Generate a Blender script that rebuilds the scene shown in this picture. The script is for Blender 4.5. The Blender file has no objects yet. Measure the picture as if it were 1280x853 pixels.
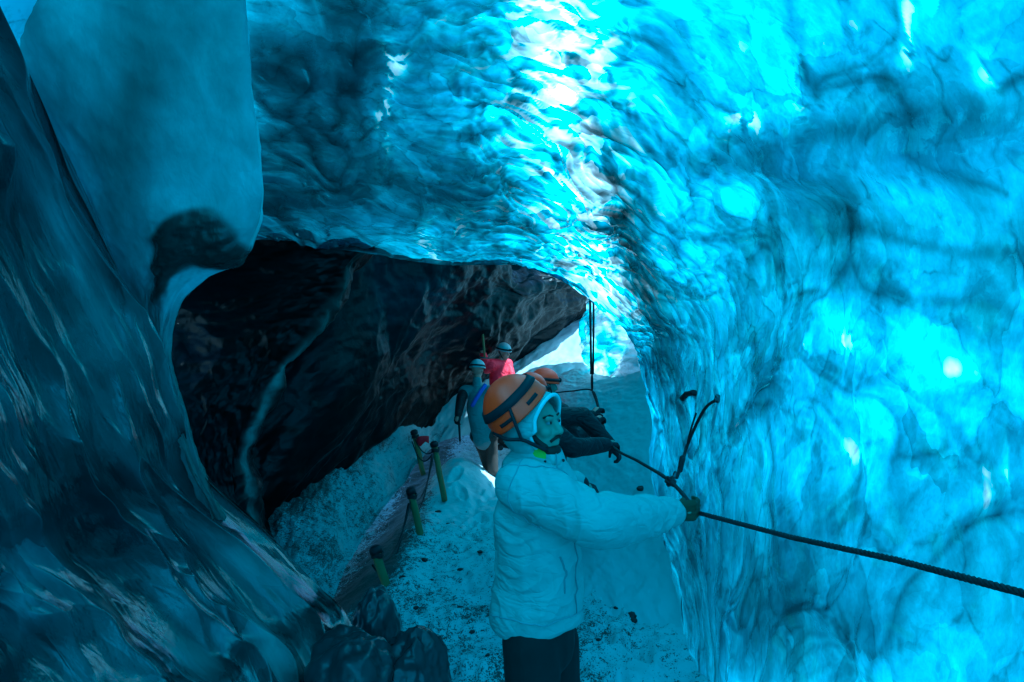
import bpy, bmesh, math, random
import numpy as np
from mathutils import Vector, Matrix
random.seed(7)
rng = np.random.default_rng(11)
S = bpy.context.scene
COL = S.collection
F = 700.0; CX = 640.0; CY = 426.5; CAMZ = 2.05

def P(px, py, d):
    return np.array([(px-CX)/F*d, d, CAMZ-(py-CY)/F*d])
def W(x, y, z):
    return np.array([x, y, z], float)
def to_px(p):
    y = np.maximum(p[..., 1], 0.15)
    return CX + p[..., 0]/y*F, CY + (CAMZ-p[..., 2])/y*F

# ------------------------------------------------------------------ noise
_perm = rng.permutation(256); _perm = np.concatenate([_perm, _perm, _perm])
_g3 = rng.normal(size=(256, 3)); _g3 /= np.linalg.norm(_g3, axis=1)[:, None]
def noise(x, y, z=0.0):
    x, y, z = np.broadcast_arrays(np.asarray(x, float), np.asarray(y, float), np.asarray(z, float))
    xi = np.floor(x).astype(int); yi = np.floor(y).astype(int); zi = np.floor(z).astype(int)
    xf = x-xi; yf = y-yi; zf = z-zi
    u = xf**3*(xf*(xf*6-15)+10); v = yf**3*(yf*(yf*6-15)+10); w = zf**3*(zf*(zf*6-15)+10)
    xi &= 255; yi &= 255; zi &= 255
    def g(i, j, k):
        h = _perm[_perm[_perm[(xi+i) & 255]+((yi+j) & 255)]+((zi+k) & 255)]
        gr = _g3[h]
        return gr[..., 0]*(xf-i)+gr[..., 1]*(yf-j)+gr[..., 2]*(zf-k)
    def L(a, b, t): return a+(b-a)*t
    return 1.6*L(L(L(g(0,0,0), g(1,0,0), u), L(g(0,1,0), g(1,1,0), u), v),
                 L(L(g(0,0,1), g(1,0,1), u), L(g(0,1,1), g(1,1,1), u), v), w)
def fbm(x, y, z=0.0, o=4, gain=.5):
    s = 0; a = 1; f = 1
    for i in range(o):
        s = s+a*noise(x*f+i*17.3, y*f-i*9.1, z*f+i*5.7); a *= gain; f *= 2.03
    return s
def ridged(x, y, z=0.0, o=3):
    s = 0; a = 1; f = 1
    for i in range(o):
        s = s+a*(1-np.abs(noise(x*f+i*31.3, y*f-i*7.1, z*f))*2.0); a *= .5; f *= 2.1
    return s/1.75
def cells(x, y, seed=0):
    """distance to the nearest and second nearest jittered point"""
    xi = np.floor(x).astype(int); yi = np.floor(y).astype(int)
    f1 = np.full(x.shape, 9.0); f2 = np.full(x.shape, 9.0)
    r = np.random.default_rng(seed).random((64, 64, 2))
    for i in (-1, 0, 1):
        for j in (-1, 0, 1):
            c = r[(xi+i) % 64, (yi+j) % 64]
            d = np.hypot(xi+i+c[..., 0]-x, yi+j+c[..., 1]-y)
            f2 = np.where(d < f1, f1, np.minimum(f2, d)); f1 = np.minimum(f1, d)
    return f1, f2
def sstep(a, b, x):
    t = np.clip((x-a)/(b-a), 0, 1); return t*t*(3-2*t)
def gauss(px, py, x, y, rx, ry, rot=0.0):
    c, s = math.cos(math.radians(rot)), math.sin(math.radians(rot))
    dx, dy = px-x, py-y
    a = (dx*c+dy*s)/rx; b = (-dx*s+dy*c)/ry
    return np.exp(-(a*a+b*b))

# ------------------------------------------------------------------ sheets
def crom(pts, n):
    """Catmull-Rom along axis 0"""
    m = pts.shape[0]
    t = np.linspace(0, m-1, n) if np.isscalar(n) else np.asarray(n, float); i = np.minimum(t.astype(int), m-2); f = (t-i).reshape((-1,)+(1,)*(pts.ndim-1))
    p1 = pts[i]; p2 = pts[i+1]
    p0 = np.where((i == 0).reshape(f.shape), 2*p1-p2, pts[np.maximum(i-1, 0)])
    p3 = np.where((i == m-2).reshape(f.shape), 2*p2-p1, pts[np.minimum(i+2, m-1)])
    return .5*((2*p1)+(-p0+p2)*f+(2*p0-5*p1+4*p2-p3)*f*f+(-p0+3*p1-3*p2+p3)*f**3)
def surface(rows, nv, nu):
    a = np.array(rows, float)                    # rows along v, columns along u
    a = crom(a, nv)
    return crom(a.transpose(1, 0, 2), nu).transpose(1, 0, 2)
def arcs(g):
    su = np.concatenate([[0], np.cumsum(np.linalg.norm(np.diff(g, axis=1), axis=2).mean(0))])
    sv = np.concatenate([[0], np.cumsum(np.linalg.norm(np.diff(g, axis=0), axis=2).mean(1))])
    V, U = np.meshgrid(sv, su, indexing='ij')
    return U, V
FLIP = [False]
def normals(g, toward):
    n = np.cross(np.gradient(g, axis=1), np.gradient(g, axis=0))
    n /= np.linalg.norm(n, axis=2)[..., None]+1e-12
    k = g.shape[0]//2, g.shape[1]//2
    FLIP[0] = bool(np.dot(n[k], np.array(toward)-g[k]) < 0)
    if FLIP[0]: n = -n
    return n
def grid_mesh(name, g, mat, attr=None, flip=None, flow=None, glint=None):
    flip = FLIP[0] if flip is None else flip
    nv, nu = g.shape[:2]
    me = bpy.data.meshes.new(name)
    idx = np.arange(nv*nu).reshape(nv, nu)
    q = np.stack([idx[:-1, :-1], idx[:-1, 1:], idx[1:, 1:], idx[1:, :-1]], -1).reshape(-1, 4)
    if flip: q = q[:, ::-1]
    me.vertices.add(nv*nu); me.vertices.foreach_set('co', g.reshape(-1).astype(np.float32))
    me.loops.add(q.size); me.loops.foreach_set('vertex_index', q.reshape(-1).astype(np.int32))
    me.polygons.add(len(q)); me.polygons.foreach_set('loop_start', np.arange(0, q.size, 4, dtype=np.int32))
    me.polygons.foreach_set('use_smooth', np.ones(len(q), dtype=bool))
    me.update(calc_edges=True); me.validate()
    if attr is not None:
        at = me.attributes.new('ice', 'FLOAT_COLOR', 'POINT')
        c = np.ones((nv*nu, 4), np.float32)
        if glint is not None: c[:, 3] = glint.reshape(-1)
        else: c[:, 3] = 0
        for k, a in enumerate(attr): c[:, k] = np.broadcast_to(a, (nv, nu)).reshape(-1)
        at.data.foreach_set('color', c.reshape(-1))
    fl = me.attributes.new('flow', 'FLOAT_VECTOR', 'POINT')
    fv = g.reshape(-1, 3).copy() if flow is None else np.stack([flow[0], flow[1], 0*flow[0]], -1).reshape(-1, 3)
    fl.data.foreach_set('vector', fv.astype(np.float32).reshape(-1))
    me.materials.append(mat)
    o = bpy.data.objects.new(name, me); COL.objects.link(o)
    return o
def tag(o, label=None, cat=None, group=None, kind=None):
    if label: o['label'] = label
    if cat: o['category'] = cat
    if group: o['group'] = group
    if kind: o['kind'] = kind
    return o

# ------------------------------------------------------------------ materials
class NT:
    def __init__(self, name):
        self.m = bpy.data.materials.new(name); self.m.use_nodes = True
        self.t = self.m.node_tree; self.t.nodes.clear()
        self.out = self.t.nodes.new('ShaderNodeOutputMaterial')
    def n(self, typ, **kw):
        nd = self.t.nodes.new('ShaderNode'+typ)
        for k, v in kw.items():
            if k in nd.inputs: self.set(nd.inputs[k], v)
            else: setattr(nd, k, v)
        return nd
    def set(self, sock, v):
        if isinstance(v, bpy.types.NodeSocket): self.t.links.new(v, sock)
        else:
            if sock.type == 'RGBA' and len(v) == 3: v = (*v, 1)
            sock.default_value = v
    def math(self, op, a, b=0.0, clamp=False):
        nd = self.t.nodes.new('ShaderNodeMath'); nd.operation = op; nd.use_clamp = clamp
        self.set(nd.inputs[0], a); self.set(nd.inputs[1], b); return nd.outputs[0]
    def noise(self, scale, detail=3, rough=.55, vec=None, dist=0.0):
        nd = self.n('TexNoise'); nd.inputs['Scale'].default_value = scale; nd.inputs['Detail'].default_value = detail
        nd.inputs['Roughness'].default_value = rough; nd.inputs['Distortion'].default_value = dist
        if vec is not None: self.t.links.new(vec, nd.inputs['Vector'])
        return nd.outputs['Fac']
    def ramp(self, fac, stops):
        nd = self.t.nodes.new('ShaderNodeValToRGB'); self.t.links.new(fac, nd.inputs[0])
        while len(nd.color_ramp.elements) < len(stops): nd.color_ramp.elements.new(.5)
        for e, (p, c) in zip(nd.color_ramp.elements, stops): e.position = p; e.color = (*c, 1) if len(c) == 3 else c
        return nd.outputs[0]
    def mixc(self, fac, a, b):
        nd = self.t.nodes.new('ShaderNodeMix'); nd.data_type = 'RGBA'
        self.set(nd.inputs[0], fac); self.set(nd.inputs[6], a); self.set(nd.inputs[7], b); return nd.outputs[2]
    def pos(self, sx=1, sy=1, sz=1):
        g = self.n('NewGeometry'); mp = self.n('Mapping'); self.t.links.new(g.outputs['Position'], mp.inputs['Vector'])
        mp.inputs['Scale'].default_value = (sx, sy, sz); return mp.outputs[0]
    def mix(self, fac, a, b):
        nd = self.t.nodes.new('ShaderNodeMixShader'); self.set(nd.inputs[0], fac)
        self.t.links.new(a, nd.inputs[1]); self.t.links.new(b, nd.inputs[2]); return nd.outputs[0]
    def end(self, s): self.t.links.new(s, self.out.inputs['Surface']); return self.m

def ice_material(name, rough=.07, spec=1.6, scatter=(.03, .22, .30), sfac=.25, bump=.25, bscale=9, streak=(1, 1, .35), fine=.5, fscale=3.0, facet=.5, crack=.6, fbump=1.5):
    """glacier ice: light that comes in from outside is absorbed by the ice thickness (attribute ice.r)
    and by the ash in it (ice.g), both with highlights and shade painted in; a wet surface reflects the rest of the cave; ice.b = frost plus painted crest highlights, alpha = painted glints"""
    t = NT(name)
    at = t.n('Attribute', attribute_name='ice'); sp = t.n('SeparateColor'); t.t.links.new(at.outputs['Color'], sp.inputs[0])
    T, D, R = sp.outputs[0], sp.outputs[1], sp.outputs[2]
    fa = t.n('Attribute', attribute_name='flow'); mp = t.n('Mapping'); t.t.links.new(fa.outputs['Vector'], mp.inputs['Vector']); mp.inputs['Scale'].default_value = streak
    v = mp.outputs[0]
    n1 = t.noise(5, 5, .62, v, 1.0); n2 = t.noise(34, 4, .65, v, .6)
    # facets: melt scallops with curved, crisp borders
    nz = t.n('TexNoise'); nz.inputs['Scale'].default_value = 3.2; nz.inputs['Detail'].default_value = 3; t.t.links.new(v, nz.inputs['Vector'])
    va = t.n('VectorMath', operation='MULTIPLY_ADD'); t.t.links.new(nz.outputs['Color'], va.inputs[0]); va.inputs[1].default_value = (.42, .42, .2); t.t.links.new(v, va.inputs[2])
    vo = t.n('TexVoronoi', feature='F1'); vo.inputs['Scale'].default_value = fscale; t.t.links.new(va.outputs[0], vo.inputs['Vector'])
    ve = t.n('TexVoronoi', feature='DISTANCE_TO_EDGE'); ve.inputs['Scale'].default_value = fscale; t.t.links.new(va.outputs[0], ve.inputs['Vector'])
    vc = t.n('SeparateColor'); t.t.links.new(vo.outputs['Color'], vc.inputs[0])
    vo2 = t.n('TexVoronoi', feature='F1'); vo2.inputs['Scale'].default_value = fscale*2.7; t.t.links.new(va.outputs[0], vo2.inputs['Vector'])
    vc2 = t.n('SeparateColor'); t.t.links.new(vo2.outputs['Color'], vc2.inputs[0])
    edge = t.math('SUBTRACT', 1.0, t.math('DIVIDE', ve.outputs['Distance'], .05), True)
    msk = t.math('MULTIPLY', t.math('SUBTRACT', n1, .42), 5.0, True)
    gl_ = t.math('MULTIPLY', at.outputs['Alpha'], t.math('MULTIPLY', t.math('SUBTRACT', vc2.outputs[1], .74), 8.0, True))  # painted glints: some facets turned white where alpha is set
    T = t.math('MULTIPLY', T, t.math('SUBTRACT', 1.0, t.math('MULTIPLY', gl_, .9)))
    d = t.math('ADD', D, t.math('MULTIPLY', t.math('SUBTRACT', n1, .5), fine*1.6))
    d = t.math('ADD', d, t.math('MULTIPLY', t.math('SUBTRACT', n2, .5), fine*.9))
    d = t.math('ADD', d, t.math('MULTIPLY', t.math('SUBTRACT', vc.outputs[0], .5), facet))
    d = t.math('ADD', d, t.math('MULTIPLY', t.math('SUBTRACT', vc2.outputs[0], .5), t.math('ADD', facet*.5, t.math('MULTIPLY', at.outputs['Alpha'], facet*1.3))))
    d = t.math('ADD', d, t.math('MULTIPLY', t.math('MULTIPLY', edge, msk), crack))
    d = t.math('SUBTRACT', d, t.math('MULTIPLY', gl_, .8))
    d = t.math('MAXIMUM', d, -.15)
    ex = t.math('POWER', math.e, t.math('MULTIPLY', d, -1.0))
    ch = []
    for k in (4.4, .68, .12):
        ch.append(t.math('MULTIPLY', t.math('POWER', math.e, t.math('MULTIPLY', T, -k)), ex))
    cc = t.n('CombineColor')
    for i in range(3): t.t.links.new(ch[i], cc.inputs[i])
    bmp = t.n('Bump', Strength=bump, Distance=.02)
    hb = t.math('ADD', t.math('ADD', t.noise(bscale, 4, .5, v, .9), t.math('MULTIPLY', n2, .25)), t.math('MULTIPLY', t.math('MINIMUM', ve.outputs['Distance'], .25), fbump))
    t.t.links.new(hb, bmp.inputs['Height'])
    tr = t.n('BsdfTranslucent', Color=cc.outputs[0]); t.t.links.new(bmp.outputs[0], tr.inputs['Normal'])
    sca = t.n('VectorMath', operation='SCALE'); t.t.links.new(t.mixc(R, scatter, (.07, .54, .52)), sca.inputs[0]); t.t.links.new(t.math('POWER', math.e, t.math('MULTIPLY', t.math('MAXIMUM', d, 0), -.45)), sca.inputs['Scale'])
    df = t.n('BsdfDiffuse', Color=sca.outputs[0]); t.t.links.new(bmp.outputs[0], df.inputs['Normal'])
    body = t.mix(t.math('ADD', t.math('MULTIPLY', R, .3), sfac, True), tr.outputs[0], df.outputs[0])
    gl = t.n('BsdfGlossy', Color=(1, 1, 1), Roughness=t.math('ADD', t.math('MULTIPLY', R, .5), rough)); t.t.links.new(bmp.outputs[0], gl.inputs['Normal'])
    fr = t.n('Fresnel', IOR=1.33); t.t.links.new(bmp.outputs[0], fr.inputs['Normal'])
    f = t.math('MULTIPLY', t.math('ADD', fr.outputs[0], .02), t.math('SUBTRACT', spec, t.math('MULTIPLY', R, spec*.8)), True)
    return t.end(t.mix(f, body, gl.outputs[0]))

def snow_material(name, dirt_lo, dirt_hi, snow=(.80, .84, .86), dirt=(.035, .035, .033), scale=16, bump=.5):
    t = NT(name); v = t.pos()
    at = t.n('Attribute', attribute_name='ice'); sp = t.n('SeparateColor'); t.t.links.new(at.outputs['Color'], sp.inputs[0])
    a = t.noise(scale, 6, .68, v, .4); b = t.noise(scale*4.5, 3, .6, v); c = t.noise(2.2, 3, .5, v)
    m = t.math('ADD', t.math('MULTIPLY', a, .5), t.math('MULTIPLY', b, .5))
    m = t.math('ADD', m, t.math('MULTIPLY', t.math('SUBTRACT', c, .5), .22))
    m = t.math('ADD', m, sp.outputs[0])
    f = t.ramp(m, [(dirt_lo, (0, 0, 0)), (dirt_hi, (1, 1, 1))])
    colr = t.mixc(f, t.mixc(t.noise(5, 4, .6, v), snow, tuple(k*.86 for k in snow)), t.mixc(t.noise(60, 2, .5, v), dirt, tuple(k*3.2 for k in dirt)))
    bmp = t.n('Bump', Strength=bump, Distance=.02)
    t.t.links.new(t.math('ADD', t.math('ADD', a, t.math('MULTIPLY', b, .5)), t.math('MULTIPLY', f, .5)), bmp.inputs['Height'])
    p = t.n('BsdfPrincipled', Roughness=.6); t.set(p.inputs['Base Color'], colr); t.t.links.new(bmp.outputs[0], p.inputs['Normal'])
    p.inputs['Specular IOR Level'].default_value = .3
    return t.end(p.outputs[0])

def cloth(name, c, rough=.7, var=.18, scale=40, bump=.25, spec=.3, metal=0.0, crease=0.0):
    t = NT(name); tc = t.n('TexCoord'); v = tc.outputs['Object']
    a = t.noise(scale, 4, .6, v); b = t.noise(scale*.15, 3, .5, v)
    colr = t.mixc(t.math('ADD', t.math('MULTIPLY', a, .5), t.math('MULTIPLY', b, .5)), tuple(k*(1-var) for k in c), tuple(min(1, k*(1+var)) for k in c))
    bmp = t.n('Bump', Strength=bump, Distance=.004); t.t.links.new(a, bmp.inputs['Height'])
    if crease:
        mp = t.n('Mapping'); t.t.links.new(v, mp.inputs['Vector']); mp.inputs['Rotation'].default_value = (.3, .5, .4); mp.inputs['Scale'].default_value = (1.0, 1, 1.9)
        k1 = t.math('ABSOLUTE', t.math('SUBTRACT', t.noise(5, 2, .45, mp.outputs[0], 1.2), .5)); k2 = t.math('ABSOLUTE', t.math('SUBTRACT', t.noise(13, 1, .5, mp.outputs[0], .8), .5))
        b2 = t.n('Bump', Strength=crease, Distance=.05); t.t.links.new(t.math('ADD', t.math('MINIMUM', k1, .12), t.math('MULTIPLY', t.math('MINIMUM', k2, .1), .4)), b2.inputs['Height']); t.t.links.new(b2.outputs[0], bmp.inputs['Normal'])
    p = t.n('BsdfPrincipled', Roughness=rough, Metallic=metal); t.set(p.inputs['Base Color'], colr)
    p.inputs['Specular IOR Level'].default_value = spec; t.t.links.new(bmp.outputs[0], p.inputs['Normal'])
    return t.end(p.outputs[0])

M = {}
M['ice'] = ice_material('clear blue ice', rough=.04, spec=1.5, sfac=.12, bump=.22, bscale=8, streak=(1, 1.9, 1), fine=.72, fscale=2.6, facet=.55, crack=.55)
M['ice_left'] = ice_material('dark flowing ice', rough=.055, spec=1.9, scatter=(.0015, .016, .020), sfac=.4, bump=.30, bscale=6, streak=(.7, 2.8, 1), fine=.45, fscale=2.2, facet=.7, crack=.2, fbump=2.5)
M['ice_curtain'] = ice_material('frosted ice', rough=.25, spec=.6, scatter=(.02, .34, .30), sfac=.4, bump=.35, bscale=14, streak=(1, 1, .6), fine=.6, fscale=2.0, facet=.15, crack=.0, fbump=0)
M['ice_dark'] = ice_material('black ashy ice', rough=.30, spec=.28, scatter=(.003, .010, .012), sfac=.75, bump=.4, bscale=10, streak=(1, .7, 1), fine=.8, fscale=2.5, facet=.6, crack=.3)
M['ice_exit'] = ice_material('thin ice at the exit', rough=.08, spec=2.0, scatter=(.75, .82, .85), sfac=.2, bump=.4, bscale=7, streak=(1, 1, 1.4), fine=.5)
M['ice_soft'] = ice_material('smooth wet ice', rough=.22, spec=1.0, scatter=(.004, .06, .075), sfac=.6, bump=.2, bscale=6, streak=(1, 1, 1), fine=.5, facet=.0, crack=.0, fbump=0)
M['snow'] = snow_material('trodden snow with grit', .535, .59, snow=(.60, .66, .68), scale=20)
M['bank'] = snow_material('gritty snow bank', .49, .60, snow=(.38, .43, .45), scale=17, bump=.8)
M['slope'] = snow_material('smooth snow', .72, .80, snow=(.50, .56, .58), scale=9, bump=.25)
M['jacket'] = cloth('pale shell jacket', (.47, .41, .39), .5, .08, 60, .15, crease=.6)
M['black'] = cloth('black jacket cloth', (.012, .014, .017), .6, .4, 60, crease=.8)
M['trouser'] = cloth('black trousers', (.016, .014, .014), .8, .5, 120, .3)
M['orange'] = cloth('orange helmet shell', (.95, .06, .005), .38, .12, 25, .05, .5)
M['band'] = cloth('black webbing', (.012, .014, .018), .6, .4, 90)
M['skin'] = cloth('skin', (.42, .27, .20), .5, .12, 30, .1)
M['hair'] = cloth('dark hair', (.02, .016, .013), .6, .4, 160, .5)
M['glove'] = cloth('olive glove leather', (.045, .045, .02), .6, .3, 60)
M['lime'] = cloth('lime fleece', (.32, .50, .05), .8, .2, 60)
M['grey'] = cloth('grey jacket cloth', (.22, .26, .27), .7, .2, 40, crease=.8)
M['brown'] = cloth('brown trousers', (.06, .045, .038), .8, .3, 50)
M['red'] = cloth('red jacket cloth', (.85, .02, .06), .6, .12, 40, crease=.8)
M['white'] = cloth('pale helmet shell', (.42, .46, .47), .4, .25, 30, .1)
M['blue'] = cloth('blue strap', (.02, .13, .62), .6, .1, 40)
M['wood'] = cloth('weathered stake wood', (.20, .17, .07), .8, .35, 30, .6)
M['rope'] = cloth('dark climbing rope', (.018, .02, .022), .6, .5, 220, .6)
M['metal'] = cloth('dark steel', (.10, .11, .12), .35, .2, 40, .1, .5, 1.0)
M['tape'] = cloth('red tape', (.35, .015, .03), .6, .2, 40)
M['stone'] = cloth('wet black stone', (.02, .021, .022), .45, .6, 22, .7)
M['lens'] = cloth('lamp glass', (.5, .6, .65), .1, .1, 20, 0, .8)

# ------------------------------------------------------------------ right ice wall and vault
lip = [(855,815,3.72), (832,700,3.95), (822,600,4.15), (818,500,4.3), (806,440,4.55), (768,398,4.95), (705,350,5.3), (640,328,5.4), (550,328,5.15), (430,312,4.75), (340,298,4.35), (262,318,4.1), (190,400,3.95)]
lipw = np.array([P(*p) for p in lip])
cen = np.array([-.7, 4.5, 1.2])
out = lipw-cen; out[:, 1] = 0; out /= np.linalg.norm(out, axis=1)[:, None]
def far_row(Y, zc, kx, kz):
    c = np.array([1.0, 0, 0]); r = c+(lipw-cen)*np.array([kx, 0, kz]); r[:, 2] = np.maximum((lipw[:, 2])*kz+zc, -.8); r[:, 1] = Y; return r
yend = sstep(7.5, 8.6, np.arange(len(lip)))  # canopy end drawn out on the left to keep sun off the bank
rowsA = [far_row(8.5+5.2*yend, .1, 2.0, 1.65), far_row(7.7+1.5*yend, .1, 1.75, 1.5), lipw+out*.95+np.array([0, 2.0, 0]), lipw+out*.22+np.array([0, .55, 0]), lipw+out*.03+np.array([0, .12, 0]), lipw]  # first rows: unseen canopy added to filter and block light at the exit
def rowY(Y, xz): return np.array([(x, Y+dy, z) for (x, z, dy) in [(q+(0,))[:3] for q in xz]])
rowsA.append(lipw*.72+.28*rowY(2.4, [(1.2,-.02),(1.3,.7),(1.38,1.3),(1.44,1.9),(1.45,2.3),(1.35,2.7),(1.05,3.15),(.45,3.5),(-.4,3.65),(-1.2,3.75),(-1.9,3.65),(-2.5,3.2),(-2.8,2.4)]))
rowsA.append(rowY(2.75, [(1.16,-.02),(1.2,.7),(1.26,1.3),(1.32,1.9),(1.33,2.3),(1.22,2.7),(.92,3.1),(.35,3.45),(-.45,3.62),(-1.2,3.72),(-1.9,3.6),(-2.5,3.1),(-2.8,2.3)]))
rowsA.append(rowY(1.7, [(1.3,-.02),(1.42,.7),(1.52,1.3),(1.6,1.9),(1.62,2.35),(1.5,2.85),(1.12,3.35),(.5,3.75),(-.4,3.9),(-1.3,3.95),(-2.1,3.8),(-2.7,3.3),(-3.,2.4)]))
rowsA.append(rowY(.5, [(1.5,-.02),(1.65,.7),(1.78,1.3),(1.86,1.9),(1.88,2.4),(1.75,2.95),(1.3,3.5),(.5,3.95),(-.4,4.1),(-1.3,4.1),(-2.2,3.9),(-2.8,3.4),(-3.1,2.4)]))
rowsA.append(rowY(-1.5, [(1.6,-.02),(1.75,.7),(1.85,1.3),(1.9,1.9),(1.85,2.4),(1.7,2.9),(1.2,3.3),(.5,3.6),(-.4,3.7),(-1.3,3.7),(-2.2,3.5),(-2.8,3.1),(-3.1,2.2)]))
rowsA.append(rowY(-6., [(1.2,-.02),(1.35,.6),(1.4,1.0),(1.4,1.4),(1.3,1.8),(1.1,2.1),(.7,2.4),(.2,2.5),(-.4,2.5),(-1.0,2.4),(-1.5,2.2),(-2,1.8),(-2.3,1.3)]))
rowsA.append(np.tile(W(-.5, -8., .8), (len(lip), 1)))  # unseen rear cap added to filter the light from behind the camera
LIPR = 4
def knots(*seg): return np.concatenate([np.linspace(a, b, n, endpoint=False) for a, b, n in seg]+[[seg[-1][1]]])
tv = knots((0, LIPR-1, 40), (LIPR-1, LIPR, 70), (LIPR, LIPR+4, 560), (LIPR+4, len(rowsA)-1, 50)); NVA = len(tv)
tu = knots((0, 6.5, 600), (6.5, 10, 220), (10, 12, 60)); NUA = len(tu)
gA = surface(rowsA, tv, tu)
vrow = tv[:, None]
U, V = arcs(gA); nA = normals(gA, (0, 2, 1.8)); px, py = to_px(gA)
w1 = fbm(U*.8, V*.8, 3.1, 3); w2 = fbm(U*.9+9, V*.9, 7.7, 3)
arch = np.clip(gauss(px, py, 720, 190, 150, 300, -20)*1.2, 0, 1)*sstep(-50, 60, py+px*0+60)
bub = np.clip(sstep(520, 420, px)*sstep(250, 300, px), 0, 1)
right = sstep(800, 960, px)
big = fbm(U*.75+w1*.3, V*1.3, 1.0, 3)
strk = fbm(U*1.5+w1*.8, V*5.0+w2*1.3, 2.0, 3)
fine = fbm(U*3.2+w2*1.5, V*14+w1*2.6, 5.0, 3)
rid = ridged(U*2.0+w1*1.2, V*8.0+w2*2.2, 4.0, 2)
f1, f2 = cells(U*2.7+w1*1.5+.2*strk, V*2.2+w2*1.5, 3)
sc = np.clip(f2-f1, 0, .6)/.6                    # scallop cells: hollow in the middle, a rim between
sw = fbm(U*2.0+w1*1.9, V*3.4+w2*1.9, 6.0, 4)
flute = fbm(U*.9+w1*.3, V*3.2+w1*.5, 8.0, 2)
g1_, g2_ = cells(U*1.5+w1*.6+.25*sw, V*4.2+w2*.8, 5); scr = np.clip(g2_-g1_, 0, .5)/.5
qa, qb = cells(U*1.25+w1*.9+.15*fbm(U*1.7+.9*w1, V*2.2+.9*w2, 30.0, 5), V*1.9+w2*.9, 15); r8 = np.maximum(sstep(770, 880, px), .85*sstep(650, 540, px))
h = .075*big-.022*r8*np.clip(qb-qa, 0, .45)/.45+(1-.6*r8)*(.018*strk+.006*fine+.010*sw)*(1-.4*bub)*(1-.65*right)+arch*(.016*rid+.009*fine+.012*sw)-.034*bub*sc+right*(.014*flute-.010*scr)-.014*arch*scr
e1, e2 = cells(U*2.3+w1*.8+.3*sw, V*9.0+w2*1.6, 8); ecr = np.clip(e2-e1, 0, .5)/.5; h = h-.008*arch*ecr+.03*np.exp(-((vrow-LIPR)/.5)**2)*fbm(U*3.2, V*2.5, 20., 3)
ledge = 210+ (px-900)*-.08
h += right*(.06*np.exp(-((py-ledge-20*w1)/38)**2)-.07*gauss(px, py, 1040, 285, 75, 60))
foldmask = np.clip((vrow-LIPR+2)/2, .1, 1)
nb = fbm(U*1.5+1.1*w1, V*3.6+1.1*w2, 23.0, 2)+.12*sw; h = h+.008*np.sin(2*np.pi*2.4*nb)*(arch+.3)
gA2 = gA+nA*(h*(.35+.65*foldmask))[..., None]
hn = h/.09
T = .62+.16*hn+.22*fine*(.3+arch)-.38*arch*np.clip(rid-.35, 0, 1)*1.6
spots = sstep(.45, .62, fbm(U*6, V*9, 9.0, 3)+.35*fbm(U*1.3, V*1.3, 9.5, 2))*.9*right*(.4+.6*sstep(330, 0, py))  # painted white glints, put in below by cutting the thickness
T = np.clip(T-spots*.5-.25*np.clip(strk-.5, 0, 1), .015, 3)
ln1 = ridged(U*1.3+1.3*w1, V*3.6+1.6*w2, 14.0, 1); ln2 = ridged(U*1.9+1.1*w2, V*6.5+1.5*w1+.4*sw, 15.0, 1); ln3 = ridged(U*3.0+w1*2, V*3.4+w2*2, 16., 1)
patch = sstep(.12, .30, fbm(U*1.5+w2*1.2, V*2.6+w1*1.6, 18.0, 4)); patch2 = sstep(.25, .38, fbm(U*2.6+w1*1.5, V*6+w2*2, 19.0, 3))
swR = fbm(U*1.7+.9*w1, V*2.2+.9*w2, 30.0, 5); fR = fbm(U*8+w1, V*11+w2, 31.0, 4); r8 = np.maximum(sstep(770, 880, px), .85*sstep(650, 540, px))
sw_ = sw*(1-r8)+r8*(.72+.65*sstep(640, 480, px))*swR; fine_ = fine*(1-r8)+r8*.55*fR; strk_ = strk*(1-.75*r8)
q1, q2 = cells(U*1.25+w1*.9+.15*swR, V*1.9+w2*.9, 15); qcr = np.clip(q2-q1, 0, .3)/.3
D = .78+.62*right+.2*arch+r8*(.7*(1-qcr)**4*sstep(-.1, .35, swR)-.12*qcr)+.20*np.clip(hn, -.8, 1.5)+(.25*strk_+.42*sw_+.34*fine_)*(1-.4*bub)+.35*arch*(sw+fine)+.38*patch+.40*patch2*(.5+arch)
D = D+.75*(1-scr)**3*(.2+arch+.4*bub)*(1-.7*r8)+.8*(1-ecr)**3*arch-.25*ecr*arch+.75*sstep(700, 560, px)*sstep(-100, 60, py)+1.1*bub*(1-sc)**2*sstep(-.3, .4, w2)-.25*bub*sc  # scallop rims painted dark and centres light, imitating lens refraction
nb = fbm(U*1.5+1.1*w1, V*3.6+1.1*w2, 23.0, 2)+.12*sw; bands = np.sin(2*np.pi*2.4*nb); nb2 = fbm(U*3.0+1.3*w2, V*7.5+1.6*w1, 24.0, 2); bands2 = np.sin(2*np.pi*1.6*nb2)
D = D+(1-.85*r8)*((.42*arch+.15*bub+.08)*bands+(.34*arch+.1*bub+.06)*bands2)+.35*bub; T = T-.22*sstep(.5, .95, bands)*(arch+.15*right)  # light and dark bands painted in to imitate refraction
D = D+.8*sstep(.90, .985, ln1)*(.5+arch)*(1-.6*r8)+.5*sstep(.9, .985, ln3)*(1-right*.5)-.5*sstep(.90, .98, ln2)*(.25+arch)*(1-.7*r8)  # dark cracks, and painted bright lines like caustics
T = T-.5*np.clip(ridged(U*1.6+w2*1.5, V*4.0+w1*2.0, 12.0, 2)-.62, 0, 1)*(1+arch)-.35*sstep(.90, .985, ln2)*(.15+arch)*(1-.6*r8)
wx = px+26*w1+10*fine; wy = py+26*w2+8*strk
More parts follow.
